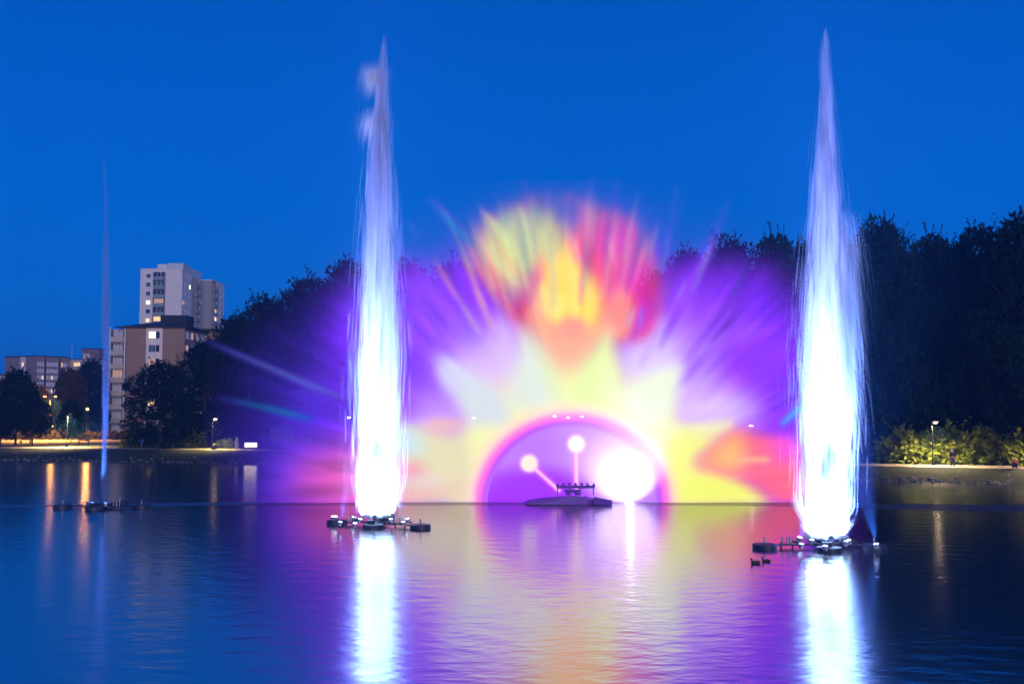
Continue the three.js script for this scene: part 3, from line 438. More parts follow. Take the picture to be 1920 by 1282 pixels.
  for (let i = 0; i < 26; i++) { const a = 0.35 + 0.75 * r(), r0 = 260 + 160 * r(), r1 = r0 + 60 + 110 * r(); streak(C, nx + Math.sin(a) * r0, ny - Math.cos(a) * r0, nx + Math.sin(a) * r1, ny - Math.cos(a) * r1, 4 + 8 * r(), r() < 0.6 ? rgb(190, 140, 255) : rgb(120, 30, 245), 6, 0.4); }
  blob(C, 1066, 690, 60, 48, rgb(238, 178, 150), 18, 0.9); blob(C, 1066, 735, 40, 34, rgb(240, 222, 160), 14, 0.9);
  blob(C, 945, 480, 34, 78, rgb(218, 222, 130), 16, 0.75, -0.5); blob(C, 985, 430, 30, 50, rgb(220, 228, 150), 12, 0.6, -0.4);
  // light petals round the arch
  const halo = rgb(240, 240, 178);
  poly(C, [[850, 945], [835, 830, 880, 790], [950, 752], [1072, 716, 1170, 742], [1255, 775], [1300, 830, 1290, 945]], halo, 13);
  blob(C, 1072, 770, 190, 70, rgb(242, 242, 178), 26, 0.8);
  poly(C, [[806, 662], [880, 690, 956, 756], [960, 800], [880, 800], [850, 745, 806, 662]], rgb(214, 221, 226), 12); blob(C, 845, 710, 20, 30, rgb(212, 210, 240), 12, 1, -0.6);
  poly(C, [[976, 598], [1030, 665, 1060, 752], [1000, 775], [945, 760], [975, 690, 976, 598]], rgb(222, 230, 218), 12); poly(C, [[980, 602], [1032, 665, 1060, 750], [1040, 755], [1025, 680, 980, 602]], rgb(226, 238, 160), 12);
  poly(C, [[1146, 612], [1164, 690, 1160, 752], [1100, 775], [1060, 752], [1075, 700, 1146, 612]], rgb(226, 240, 162), 12); poly(C, [[1140, 650], [1158, 700, 1156, 750], [1130, 760], [1128, 700, 1140, 650]], rgb(236, 242, 190), 12);
  poly(C, [[1283, 676], [1276, 735, 1248, 798], [1200, 800], [1150, 752], [1205, 705, 1283, 676]], rgb(232, 242, 214), 12);
  poly(C, [[1250, 800], [1375, 786], [1372, 812], [1250, 830]], rgb(236, 232, 205), 8);
  poly(C, [[1235, 945], [1225, 830, 1265, 808], [1330, 812], [1365, 812], [1335, 845, 1290, 872], [1380, 880, 1450, 945]], rgb(243, 246, 140), 12); poly(C, [[1265, 945], [1270, 890, 1330, 890], [1400, 905, 1450, 945]], rgb(238, 242, 112), 14);
  poly(C, [[1370, 810], [1450, 812, 1490, 840], [1515, 870, 1510, 945], [1452, 945], [1400, 890, 1296, 872], [1340, 845, 1370, 810]], rgb(255, 110, 140), 12); poly(C, [[1368, 815], [1400, 815], [1390, 890], [1300, 872]], rgb(255, 190, 118), 14); blob(C, 1475, 845, 30, 22, rgb(245, 80, 205), 14); poly(C, [[1385, 858], [1440, 858], [1440, 866], [1385, 868]], rgb(255, 180, 140), 4);
  poly(C, [[740, 795], [810, 800, 880, 828], [890, 945], [740, 945]], rgb(226, 218, 178), 12); poly(C, [[738, 800], [790, 808], [800, 860], [738, 850]], rgb(205, 222, 224), 12); poly(C, [[738, 868], [785, 872, 805, 885], [780, 900, 738, 905]], rgb(244, 130, 160), 12); poly(C, [[738, 918], [860, 918, 892, 908], [850, 925, 738, 935]], rgb(245, 150, 170), 12); poly(C, [[738, 896], [800, 892], [860, 906], [738, 912]], rgb(230, 215, 225), 12); blob(C, 830, 800, 40, 14, rgb(236, 190, 185), 10);
  // pink arch and the violet dome inside it
  const dome = (k, fill, blur, a = 1) => blob(C, 1072, 946, 184 * k, 170 * k, fill, blur, a);
  dome(1.05, rgb(255, 205, 215), 12); dome(0.985, rgb(255, 116, 222), 6); dome(0.905, rgb(172, 64, 252), 4);
  dome(0.875, rgb(198, 134, 255), 5); C.save(); C.beginPath(); C.ellipse(1072, 946, 158, 146, 0, 0, 7); C.clip();
  blob(C, 990, 945, 120, 50, rgb(166, 44, 255), 22); blob(C, 1030, 840, 70, 30, rgb(190, 124, 255), 16); blob(C, 1010, 912, 90, 26, rgb(168, 56, 255), 14); C.restore();
  for (const [x, y, x1, y1] of [[992, 870, 1050, 922], [1080, 834, 1080, 922]]) { for (const [w, col, b] of [[9, rgb(255, 110, 230), 3], [5.5, rgb(244, 205, 250), 1.5]]) { C.save(); C.filter = `blur(${b}px)`; C.strokeStyle = col; C.lineWidth = w; C.beginPath(); C.moveTo(x, y); C.lineTo(x1, y1); C.stroke(); C.restore(); } blob(C, x, y, 17, 17, rgb(250, 205, 245), 3); blob(C, x, y, 14.5, 14.5, rgb(246, 234, 218), 1.5); }
  // faint rays at the left and teal wisps
  for (const [x0, y0, x1, y1, w, c] of [[640, 748, 380, 640, 9, rgb(110, 130, 235)], [590, 788, 440, 752, 10, rgb(30, 110, 200)], [560, 780, 400, 745, 6, rgb(30, 130, 190)], [640, 835, 480, 818, 3, rgb(110, 90, 210)], [1462, 800, 1530, 745, 12, rgb(80, 165, 225)], [1455, 760, 1530, 690, 4, rgb(140, 110, 250)]]) streak(C, x0, y0, x1, y1, w, c, 4, 0.9);
  // how dense the water is: thick near the nozzle, torn into rays at the rim
  A.fillStyle = '#000'; A.fillRect(OX, OY, CW, CH); const w = (v) => rgb(v, v, v);
  poly(A, [[450, 1000], [435, 780], [500, 640], [615, 550], [740, 480], [880, 430], [960, 390], [1150, 400], [1260, 450], [1420, 500], [1500, 540], [1570, 640], [1590, 1000]], w(74), 40);
  poly(A, [[500, 1000], [520, 800], [590, 670], [690, 520], [850, 500], [890, 440], [1000, 395], [1090, 385], [1200, 440], [1240, 500], [1300, 520], [1430, 520], [1480, 580], [1510, 700], [1540, 1000]], w(214), 28);
  poly(A, [[610, 1000], [630, 780], [690, 590], [850, 560], [930, 520], [980, 450], [1080, 440], [1190, 500], [1230, 570], [1320, 560], [1430, 600], [1490, 760], [1510, 1000]], w(246), 26);
  blob(A, 1072, 940, 330, 270, w(242), 40);
  for (let i = 0; i < 90; i++) { const a = -0.75 + 1.55 * r(), r0 = 330 + 90 * r(), r1 = r0 + 60 + 190 * r(); streak(A, nx + Math.sin(a) * r0 * 1.0, ny - Math.cos(a) * r0, nx + Math.sin(a) * r1, ny - Math.cos(a) * r1, 3 + 9 * r(), r() < 0.55 ? w(200) : w(70), 6, 0.34); }
  for (const [x0, y0, x1, y1, ww, v, al] of [[885, 460, 800, 370, 12, 190, 0.8], [785, 448, 762, 415, 7, 150, 0.8], [1246, 515, 1260, 420, 5, 170, 0.8], [1258, 430, 1272, 340, 5, 60, 0.7], [1300, 550, 1352, 420, 8, 150, 0.7], [990, 440, 970, 375, 8, 190, 0.8], [1012, 430, 996, 350, 6, 150, 0.7], [960, 470, 895, 380, 14, 200, 0.7], [640, 748, 380, 640, 9, 170, 0.75], [590, 788, 400, 745, 9, 150, 0.7], [640, 835, 470, 817, 3, 170, 0.8], [1040, 420, 1078, 355, 20, 120, 0.6]]) streak(A, x0, y0, x1, y1, ww, w(v), 5, al);
}
{
  { // torn rays: the density and colour vary along the spray's own lines; colours made as deep as the projector's
    const r = rng(404), NA = 220, NR = 7, v = Float32Array.from({ length: NA * NR * 2 }, r), f = (u, q, o) => { const i = Math.floor(u), j = Math.floor(q), a = u - i, b = q - j, A2 = a * a * (3 - 2 * a), B2 = b * b * (3 - 2 * b), g = (x, y) => v[((y % NR) * NA + (x % NA)) + o]; return lerp(lerp(g(i, j), g(i + 1, j), A2), lerp(g(i, j + 1), g(i + 1, j + 1), A2), B2); };
    const ca = alpC.getContext('2d'), cc = colC.getContext('2d'), ia = ca.getImageData(0, 0, CW, CH), ic = cc.getImageData(0, 0, CW, CH);
    for (let y = 0; y < CH; y++) for (let x = 0; x < CW; x++) {
      const dx = x + OX - 1075, dy = 935 - (y + OY), q = Math.hypot(dx, dy), an = (Math.atan2(dx, Math.max(dy, 1)) + 1.6) / 3.2, k = smoothstep(q, 240, 500), o = (y * CW + x) * 4;
      const n = 0.6 * f(an * 62 + q * 0.004, q / 110, 0) + 0.4 * f(an * 150, q / 70, 300), m = 1 + k * (n - 0.5) * 0.42 + (r() - 0.5) * 0.05;
      for (let c = 0; c < 3; c++) { ia.data[o + c] = clamp(ia.data[o + c] * m, 0, 255); ic.data[o + c] = clamp(255 * Math.pow(ic.data[o + c] / 255, 1.13) * (1 + k * (n - 0.5) * 0.22), 0, 255); }
    }
    ca.putImageData(ia, 0, 0); cc.putImageData(ic, 0, 0);
  }
  const tex = (c, s) => { const t = new THREE.CanvasTexture(c); if (s) t.colorSpace = THREE.SRGBColorSpace; t.magFilter = THREE.LinearFilter; return t; };
  const t = thing('water_screen', 'fan-shaped sheet of water mist carrying a projected colourful flower', 'water screen', V(sx0, 0, -SD));
  const Rx = 0.99 * 660 * sc, g = new THREE.RingGeometry(0.02, 1, 96, 24, 0, Math.PI), p = g.attributes.position, uv = g.attributes.uv, Ry = sTop * 0.99;
  const ySpan = sTop - sBot;
  for (let i = 0; i < p.count; i++) {
    const a = Math.atan2(p.getY(i), p.getX(i)), q = Math.hypot(p.getX(i), p.getY(i)), ex = 5, rr = 1 / Math.pow(Math.pow(Math.abs(Math.cos(a)), ex) + Math.pow(Math.abs(Math.sin(a)), ex), 1 / ex);
    const x = Math.cos(a) * q * rr * Rx * (Math.cos(a) > 0 ? 0.86 : 1.06), y = Math.max(0.01, Math.sin(a) * q * rr * Ry), z = 0.5 * Math.sin(x * 0.21) * q + 0.25 * Math.sin(x * 0.9 + y * 0.2) * q;
    p.setXYZ(i, x, y, z); uv.setXY(i, (SX + x / sc - OX) / CW, 1 - ((330 + (sTop - y) / ySpan * 610) - OY) / CH);
  }
  g.computeVertexNormals();
  const through = 0.35;
  mesh('water_fan', g, new THREE.MeshPhysicalMaterial({ color: RGB(0.07, 0.075, 0.085), roughness: 1, specularIntensity: 0, transmission: through, thickness: 0, transparent: true, side: THREE.DoubleSide, emissive: RGB(1, 1, 1), emissiveMap: tex(colC, true), emissiveIntensity: 1.22 / (1 - through), alphaMap: tex(alpC, false) }), t);
  const l = new THREE.RectAreaLight(RGB(0.62, 0.28, 1), 0.12, 26, 11); l.position.set(0, 7, 1.2); l.rotation.y = Math.PI; l.name = 'screen_light'; t.add(l);
}
{ // projector on its low float behind the screen, shining through it towards us
  const p = at(1180, 938, 79.5), t = thing('projector', 'white glaring projector lamp at the waterline inside the arch', 'projector', V(p.x, 0, p.z));
  mesh('float', rbox(1.5, 0.26, 1.1, 0, 0.08, 0, 0.1), NAVY, t); mesh('housing', rbox(0.7, 0.46, 0.8, 0, 0.45, -0.1, 0.05), iron, t); const b = mesh('barrel', new THREE.CylinderGeometry(0.17, 0.2, 0.24, 20, 1, true).rotateX(Math.PI / 2), iron, t); b.position.set(0, 0.47, 0.4);
  mesh('lens', new THREE.SphereGeometry(0.16, 16, 8).scale(1, 1, 0.4), glow(1, 0.95, 1, 160), b).position.z = 0.06;
  spot(V(p.x, 0.5, p.z + 0.6), V(p.x - 0.7, 2.6, -SD + 0.2), RGB(1, 0.9, 1), 4000, 55, 1, 5);
}

// ------------------------------------------------------------------ fountains
const water = new THREE.MeshPhysicalMaterial({ color: RGB(0.40, 0.45, 0.56), roughness: 1, specularIntensity: 0, transmission: 0.5, thickness: 0, transparent: true, opacity: 0.26, side: THREE.DoubleSide });
water.opacity = 0.1; const mist = water.clone(); mist.opacity = 0.06; const drops = water.clone(); drops.opacity = 0.03;
// a strand of water: a narrow ribbon along a list of points, tapered at both ends
function strands(list) {
  const P = [], N = [], ix = [];
  for (const { pts, w, an } of list) {
    const n = pts.length, ca = Math.cos(an), sa = Math.sin(an), o = P.length / 3;
    pts.forEach((p, i) => { const k = w * Math.pow(Math.sin(Math.PI * (i + 0.35) / (n - 0.3)), 0.7) / 2; P.push(p[0] - ca * k, p[1], p[2] - sa * k, p[0] + ca * k, p[1], p[2] + sa * k); for (let s = 0; s < 2; s++) N.push(-sa, 0, ca); if (i) { const a = o + (i - 1) * 2; ix.push(a, a + 1, a + 2, a + 1, a + 3, a + 2); } });
  }
  const g = new THREE.BufferGeometry(); g.setAttribute('position', new THREE.Float32BufferAttribute(P, 3)); g.setAttribute('normal', new THREE.Float32BufferAttribute(N, 3)); g.setIndex(ix); return g;
}
function jetGeo({ seed, H, N, half, lean, nozzles, w0 = 0.05, power = 1.0, long = 0.1, veil = false, most = 1.22 }) {   // half(t): half width of the column at height t
  const r = rng(seed), list = [];
  for (let i = 0; i < N; i++) {
    const L = (0.06 + long * r()) , top = 1 - Math.abs(gauss(r)) * 0.015, t0 = Math.pow(r(), power) * top - 0.06, t1 = Math.min(top, t0 + L), veil_ = veil ? 0.62 : 0.36, sp = veil_, gx = gauss(r) * sp, gz = gauss(r) * sp, nz = nozzles[Math.floor(r() * nozzles.length)], pts = [], n = 7;
    if (t1 < 0.02) continue;
    const tm = clamp((t0 + t1) / 2, 0, 1); if (r() > (half(tm) / most + 0.02) * (0.1 + 0.9 * smoothstep(1 - tm, 0.04, 0.5))) continue;
    for (let k = 0; k <= n; k++) { const t = Math.max(0.004, lerp(Math.max(t0, 0), t1, k / n)), w = half(t), j = smoothstep(t, -0.01, 0.075), c = lean(t); pts.push([c + lerp(nz[0] + gx * 0.12, gx * w, j), t * H + 0.3, lerp(nz[1] + gz * 0.12, gz * w, j)]); }
    list.push({ pts, w: w0 * (0.5 + r()), an: (r() - 0.5) * 2.2 });
  }
  return list;
}
function dropArcs(seed, N, f, w) {   // thrown drops that rise and fall: f(r) -> [x, y, z, vx, vy, vz, seconds]
  const r = rng(seed), list = [];
  for (let i = 0; i < N; i++) { const [x, y, z, vx, vy, vz, T] = f(r), pts = []; for (let k = 0; k <= 6; k++) { const s = T * k / 6, yy = y + vy * s - 4.9 * s * s; if (yy < 0.02) break; pts.push([x + vx * s, yy, z + vz * s]); } if (pts.length > 2) list.push({ pts, w: w * (0.5 + r()), an: (r() - 0.5) * 2.4 }); }
  return list;
}
const floatBlue = std(0.015, 0.028, 0.055, 0.5), lampSteel = std(0.3, 0.32, 0.36, 0.3, { metalness: 0.6 });
function fountain(label, base, o) {
  const t = thing('fountain', label, 'fountain', base, 0);
  // raft: a hub ring, arms and drum floats
  mesh('hub', MG([new THREE.TorusGeometry(0.62, 0.07, 8, 28).rotateX(Math.PI / 2).translate(0, 0.2, 0), cyl(0.26, 0.2, 0.42, 0, 0.0)]), floatBlue, t);
  for (const [x, z, box_] of o.floats) {
    mesh('arm', bar(V(x * 0.12, 0.16, z * 0.12), V(x * 0.86, 0.16, z * 0.86), 0.05), floatBlue, t);
    const f = mesh('float', new THREE.LatheGeometry([[0, -0.1], [0.6, -0.1], [0.63, -0.06], [0.63, 0.2], [0.6, 0.23], [0, 0.24]].map(([a, b]) => new THREE.Vector2(a, b)), 28), floatBlue, t); f.position.set(x, 0, z);
    if (box_) mesh('valve_box', rbox(0.46, 0.2, 0.36, -0.1, 0.37, 0), floatBlue, f); else mesh('pin', cyl(0.05, 0.05, 0.3, 0, 0.27), lampSteel, f);
  }
  for (const [x, z] of o.clusters) {   // nozzles and lamp cans on a bracket
    const c = new THREE.Group(); c.name = 'nozzle_cluster'; c.position.set(x, 0, z); t.add(c);
    mesh('bracket', MG([box(0.7, 0.08, 0.3, 0, 0.16, 0), bar(V(-0.3, -0.05, 0), V(-0.3, 0.2, 0), 0.05), bar(V(0.3, -0.05, 0), V(0.3, 0.2, 0), 0.05), bar(V(0.28, 0.34, 0), V(0.75, 0.2, 0.05), 0.09, 0.04)]), floatBlue, c);
    for (const [dx, dz] of [[-0.22, 0], [0.02, 0.1], [0.2, -0.05]]) mesh('nozzle', MG([cyl(0.055, 0.055, 0.34, dx, 0.18, dz), cyl(0.07, 0.07, 0.06, dx, 0.48, dz)]), lampSteel, c);
  }
  for (const [x, y, z, tx, ty, tz, col, I, deg, pen] of o.lamps) {
    const l = mesh('lamp', new THREE.CylinderGeometry(0.15, 0.11, 0.22, 16), lampSteel, t); l.position.set(x, y, z); l.quaternion.setFromUnitVectors(V(0, 1, 0), V(tx - x, ty - y, tz - z).normalize());
    mesh('lens', new THREE.SphereGeometry(0.115, 14, 8).scale(1, 0.35, 1).translate(0, 0.12, 0), glow(col.r, col.g, col.b, o.lens), l);
    const d = V(tx - x, ty - y, tz - z).normalize(); spot(V(x, y, z).addScaledVector(d, 0.24).add(base), V(tx, ty, tz).add(base), col, I, deg, pen, 5);
  }
  for (const [name, list] of o.water) tag(mesh(name, strands(list), name === 'water_jet' ? water : name === 'falling_spray' ? drops : mist, t), null, null, null, 'stuff');
  return t;
}
const splash = (seed, N, R) => dropArcs(seed, N, (r) => { const a = r() * 6.283, q = R * (0.25 + 0.75 * Math.sqrt(r())), v = 0.6 + 1.6 * r(); return [Math.cos(a) * q, 0.05, Math.sin(a) * q * 0.7, gauss(r) * 0.5, v, gauss(r) * 0.5, 0.3 + 0.2 * r()]; }, 0.035);
const ice = RGB(1.1, 1.45, 1.8), blueW = RGB(0.66, 1.0, 2.3), lav = RGB(1.25, 1.2, 4.2);
{ // right: 27 m, wind draws a curtain of falling drops to the right
  const base = at(1548, 1023, 52.8); base.y = 0; const H = 27.6, lean = (t) => 0.45 * t + 0.12 * Math.sin(t * 2.2);
  const half = (t) => t < 0.35 ? lerp(1.12, 1.18, t / 0.35) : t < 0.6 ? lerp(1.18, 0.86, (t - 0.35) / 0.25) : lerp(0.86, 0.2, Math.pow((t - 0.6) / 0.4, 0.95));
  fountain('tall lit fountain on a ring of floats, right of the water screen', base, {
    floats: [[-3.3, 0.45], [2.35, 0.6], [-0.3, 1.55, 1], [0.4, -2.2]], clusters: [[-2.05, 0.1], [1.1, -0.3]], lens: 9,
    lamps: [[-0.95, 0.35, 0.75, -0.1, 3.4, 0, ice, 1300, 48, 0.8], [1.0, 0.35, 0.8, 0.1, 3.4, 0, ice, 1300, 48, 0.8], [-1.9, 0.35, 2.2, 0.1, 12, 0, blueW, 12500, 15, 1], [1.9, 0.35, 2.2, 0.2, 13, 0, blueW, 12500, 15, 1], [-0.9, 0.35, 2.9, 0.3, 22, 0, lav, 9000, 9, 1], [-1.25, 0.35, -0.4, 0, 5, 0, ice, 900, 30, 0.9], [0, 0.55, 1.0, 0, 1.6, 0, ice, 110, 80, 0.7], [0.5, 0.4, 1.7, 2.5, 9.5, -0.2, RGB(0.22, 0.5, 1.7), 5200, 25, 1]],  // low hub lamp and blue side lamp are additions lighting dark spray
    water: [['veil', jetGeo({ seed: 55, H: H * 0.97, N: 7000, half, lean, power: 1.15, veil: true, w0: 0.07, long: 0.02, nozzles: [[0, 0], [-0.45, 0.1], [0.55, 0], [-0.95, 0.3], [0.9, 0.2]] })], ['water_jet', jetGeo({ seed: 51, H, N: 5600, half, lean, power: 1, w0: 0.26, long: 0.09, nozzles: [[0, 0], [0.05, 0.05], [-0.6, 0.1], [0.7, 0], [-1.15, 0.3], [0.95, 0.2], [-0.2, -0.6]] })],
      ['falling_spray', dropArcs(52, 7000, (r) => { const t = 0.28 + 0.36 * r(), y = t * H; return [lean(t) + Math.abs(gauss(r)) * 0.5 + 0.3, y, gauss(r) * 0.6, 0.2 + 0.5 * r(), 0.5 + 1.6 * r(), gauss(r) * 0.12, Math.min(0.5 + 0.5 * r(), Math.sqrt(Math.max(0.1, (y - 3) / 4.9)))]; }, 0.05)
        .concat(dropArcs(53, 900, (r) => { const t = 0.25 + 0.45 * r(); return [-half(t) * 0.7 + gauss(r) * 0.2, t * H * 0.8, gauss(r) * 0.6, -0.1 - 0.2 * r(), 0.3 + r(), gauss(r) * 0.1, 0.5 + 0.4 * r()]; }, 0.018))],
      ['splash', splash(54, 900, 4.0)]],
  });
}
{ // left: 30 m
  const base = at(706, 982, 62.2); base.y = 0; const H = 30.8, lean = (t) => 0.1 - 0.35 * t + 0.45 * t * t;
  const half = (t) => t < 0.35 ? lerp(1.15, 1.22, t / 0.35) : t < 0.68 ? lerp(1.22, 0.84, (t - 0.35) / 0.33) : t < 0.88 ? lerp(0.84, 0.46, (t - 0.68) / 0.2) : lerp(0.46, 0.2, (t - 0.88) / 0.12);
  const tuft = (seed, y, x, n, R) => dropArcs(seed, n, (r) => [x + gauss(r) * R, y + gauss(r) * R * 0.7, gauss(r) * R, -0.25 - 0.5 * r(), 0.4 * gauss(r), gauss(r) * 0.2, 0.35 + 0.2 * r()], 0.035);
  fountain('tall lit fountain on a ring of floats, left of the water screen', base, {
    floats: [[-2.6, -0.75], [2.85, 1.55], [-0.05, 1.25, 1], [0.2, -2.3]], clusters: [[-1.6, -0.2], [1.5, 0.5]], lens: 9,
    lamps: [[-0.95, 0.35, 0.75, -0.1, 3.4, 0, ice, 1500, 48, 0.8], [1.0, 0.35, 0.8, 0.1, 3.4, 0, ice, 1500, 48, 0.8], [-1.9, 0.35, 2.2, 0.0, 12, 0, blueW, 13000, 15, 1], [1.9, 0.35, 2.2, 0.0, 13, 0, blueW, 13000, 15, 1], [-0.9, 0.35, 2.9, -0.1, 23, 0, lav, 10000, 9, 1], [-1.5, 0.35, -0.4, -0.2, 4, 0, ice, 700, 30, 0.9], [2.0, 0.35, 0.6, 0.3, 5, 0, ice, 500, 22, 0.9], [0, 0.55, 0.85, 0, 1.6, 0, ice, 110, 80, 0.7], [-2.6, 0.4, -0.2, -0.75, 28.4, 0, RGB(0.9, 1.3, 1.25), 60000, 1.6, 0.8], [-2.75, 0.4, -0.2, -0.75, 25.4, 0, RGB(1.2, 0.6, 0.9), 30000, 1.8, 0.8]],  // hub lamp added; last two narrow spots added to brighten the spray tufts
    water: [['veil', jetGeo({ seed: 66, H: H * 0.97, N: 7000, half, lean, power: 1.15, veil: true, w0: 0.07, long: 0.02, nozzles: [[0, 0], [-0.6, 0.1], [0.65, 0], [-1.05, 0.1], [1.0, 0.2]] })], ['water_jet', jetGeo({ seed: 61, H, N: 6000, half, lean, power: 1, w0: 0.26, long: 0.09, nozzles: [[0, 0], [0.1, 0.05], [-0.6, 0.1], [0.65, 0], [-1.05, 0.1], [1.0, 0.2], [0.2, -0.6]] })],
      ['falling_spray', dropArcs(62, 1500, (r) => { const t = 0.3 + 0.4 * r(); return [lean(t) + (r() < 0.5 ? -1 : 1) * half(t) * (0.5 + 0.3 * r()), t * H, gauss(r) * 0.6, gauss(r) * 0.2 - 0.1, 0.4 + r(), gauss(r) * 0.12, 0.5 + 0.4 * r()]; }, 0.02)], ['spray_tuft', tuft(63, 28.6, -0.3, 1700, 0.42).concat(tuft(64, 25.6, -0.25, 1500, 0.45))],
      ['splash', splash(65, 900, 3.4)]],
  });
}
{ // small thin blue jet further out
  const base = at(194, 950, 72.6); base.y = 0; const H = 25.6, lean = (t) => -0.05 - 0.55 * t * t;
  fountain('thin dim blue fountain farther out at left', base, {
    floats: [[2.75, 0.1], [-2.9, 0.2], [-0.2, 1.2, 1], [0.3, -2.2]], clusters: [[-1.25, 0.2], [1.15, 0.6]], lens: 2.5,
    lamps: [[-0.5, 0.35, 0.9, 0, 8, 0, RGB(0.15, 0.5, 2.0), 800, 22, 1], [0.6, 0.35, 1.2, -0.2, 17, 0, RGB(0.15, 0.42, 2.0), 3000, 12, 1]],
    water: [['fine_jet', jetGeo({ seed: 71, H, N: 1500, most: 0.5, half: (t) => lerp(0.12, 0.52, Math.pow(t, 0.7)) * (t > 0.55 ? lerp(1, 0.25, (t - 0.55) / 0.45) : 1), lean, power: 1.3, nozzles: [[0, 0]], w0: 0.1 })], ['splash', splash(75, 160, 2.6)]],
  });
}
{ // raft in the middle that throws up the fan: tarpaulin-covered hull, ramp, rack of six floodlights
  const p = at(1064, 941, 75.2), t = thing('nozzle_raft', 'dark covered raft with a rack of small floodlights under the arch', 'raft', V(p.x, 0, p.z)), mistViolet = std(0.2, 0.06, 0.4, 0.8);  // violet of the purple mist light is painted into the raft colour
  const s = new THREE.Shape([[-3.6, -0.1], [-3.1, 0.22], [-1.9, 0.5], [-0.4, 0.66], [1.6, 0.64], [1.75, 0.54], [3.1, 0.3], [3.1, -0.1]].map(([x, y]) => new THREE.Vector2(x, y)));
  mesh('hull', new THREE.ExtrudeGeometry(s, { depth: 1.6, bevelSize: 0.08, bevelThickness: 0.1, bevelSegments: 2 }).translate(0, 0, -1.2).scale(0.94, 0.66, 1), mistViolet, t);
  mesh('tarpaulin', new THREE.ExtrudeGeometry(new THREE.Shape([[-3.0, 0.05], [-1.0, 0.3], [0.0, 0.66], [1.4, 0.6], [1.5, 0.02]].map(([x, y]) => new THREE.Vector2(x, y))), { depth: 0.14, bevelSize: 0.03, bevelThickness: 0.03 }).translate(0, 0, 0.52), std(0.26, 0.1, 0.46, 0.7), t);  // cover takes the same painted-in violet light
  mesh('ramp', new THREE.ExtrudeGeometry(new THREE.Shape([[1.9, 0.05], [1.95, 0.62], [3.3, 0.34], [3.25, 0.0]].map(([x, y]) => new THREE.Vector2(x, y))), { depth: 0.1, bevelEnabled: false }).translate(0, 0, 0.68), mistViolet, t);
  mesh('rail', rbox(2.85, 0.2, 0.16, 0.62, 1.28, 0, 0.03), mistViolet, t);
  for (const x of [-0.72, 0.2, 0.98, 1.95]) mesh('post', box(0.08, 0.52, 0.08, x, 0.94, 0), mistViolet, t);
  mesh('pump_block', MG([rbox(1.1, 0.22, 0.5, 0.35, 0.98, 0.1), rbox(0.36, 0.34, 0.4, 0.05, 0.86, 0.1), rbox(0.36, 0.34, 0.4, 0.72, 0.86, 0.1)]), mistViolet, t);
  mesh('nozzle', cyl(0.12, 0.07, 0.2, 0.62, 1.38), mistViolet, t);
  [-0.62, -0.2, 0.2, 1.02, 1.42, 1.86].forEach((x, i) => { const f = mesh('floodlight', MG([rbox(0.26, 0.12, 0.2, 0, 0.15, 0, 0.03), box(0.06, 0.14, 0.06, 0, 0.03, 0)]), mistViolet, t); f.position.set(x, 1.38, 0); f.rotation.z = [1.2, 0.8, 0.35, -0.45, -0.8, -1.25][i]; });
}

// ------------------------------------------------------------------ people and ducks
function sdfMesh(bones, res, unused, grow = 0) {   // bones: [ax, ay, az, bx, by, bz, ra, rb]; joined with a smooth minimum and meshed
  let lo = [1e9, 1e9, 1e9], hi = [-1e9, -1e9, -1e9]; for (const b of bones) for (let k = 0; k < 3; k++) { lo[k] = Math.min(lo[k], b[k] - b[6] - grow, b[k + 3] - b[7] - grow); hi[k] = Math.max(hi[k], b[k] + b[6] + grow, b[k + 3] + b[7] + grow); }
  const c = lo.map((v, k) => (v + hi[k]) / 2), s = Math.max(...hi.map((v, k) => v - lo[k])) / 2 * 1.12, mc = new MarchingCubes(res, new THREE.MeshBasicMaterial(), false, false, 60000);
  for (let z = 0; z < res; z++) for (let y = 0; y < res; y++) for (let x = 0; x < res; x++) {
    const q = [x, y, z].map((v, k) => (v - res / 2) / (res / 2) * s + c[k]); let d = 0;
    for (const b of bones) { const ab = [b[3] - b[0], b[4] - b[1], b[5] - b[2]], ap = [q[0] - b[0], q[1] - b[1], q[2] - b[2]], h = clamp((ap[0] * ab[0] + ap[1] * ab[1] + ap[2] * ab[2]) / Math.max(1e-9, ab[0] ** 2 + ab[1] ** 2 + ab[2] ** 2), 0, 1); d += Math.exp(-32 / (s) * (Math.hypot(ap[0] - ab[0] * h, ap[1] - ab[1] * h, ap[2] - ab[2] * h) - lerp(b[6], b[7], h) - grow)); }
    mc.field[x + y * res + z * res * res] = Math.log(d + 1e-30) * s / 32;
  }
  mc.isolation = 0; mc.update();
  const g = new THREE.BufferGeometry(), n = mc.count; g.setAttribute('position', new THREE.BufferAttribute(mc.positionArray.slice(0, n * 3).map((v, i) => v * s + c[i % 3]), 3)); g.setAttribute('normal', new THREE.BufferAttribute(mc.normalArray.slice(0, n * 3), 3)); return g;
}
const skin = std(0.45, 0.27, 0.2, 0.6), denim = std(0.035, 0.05, 0.10, 0.85), black = std(0.02, 0.02, 0.022, 0.8), red = std(0.42, 0.02, 0.03, 0.75), hairGrey = std(0.2, 0.17, 0.15, 0.8), shoe = std(0.25, 0.24, 0.23, 0.6);
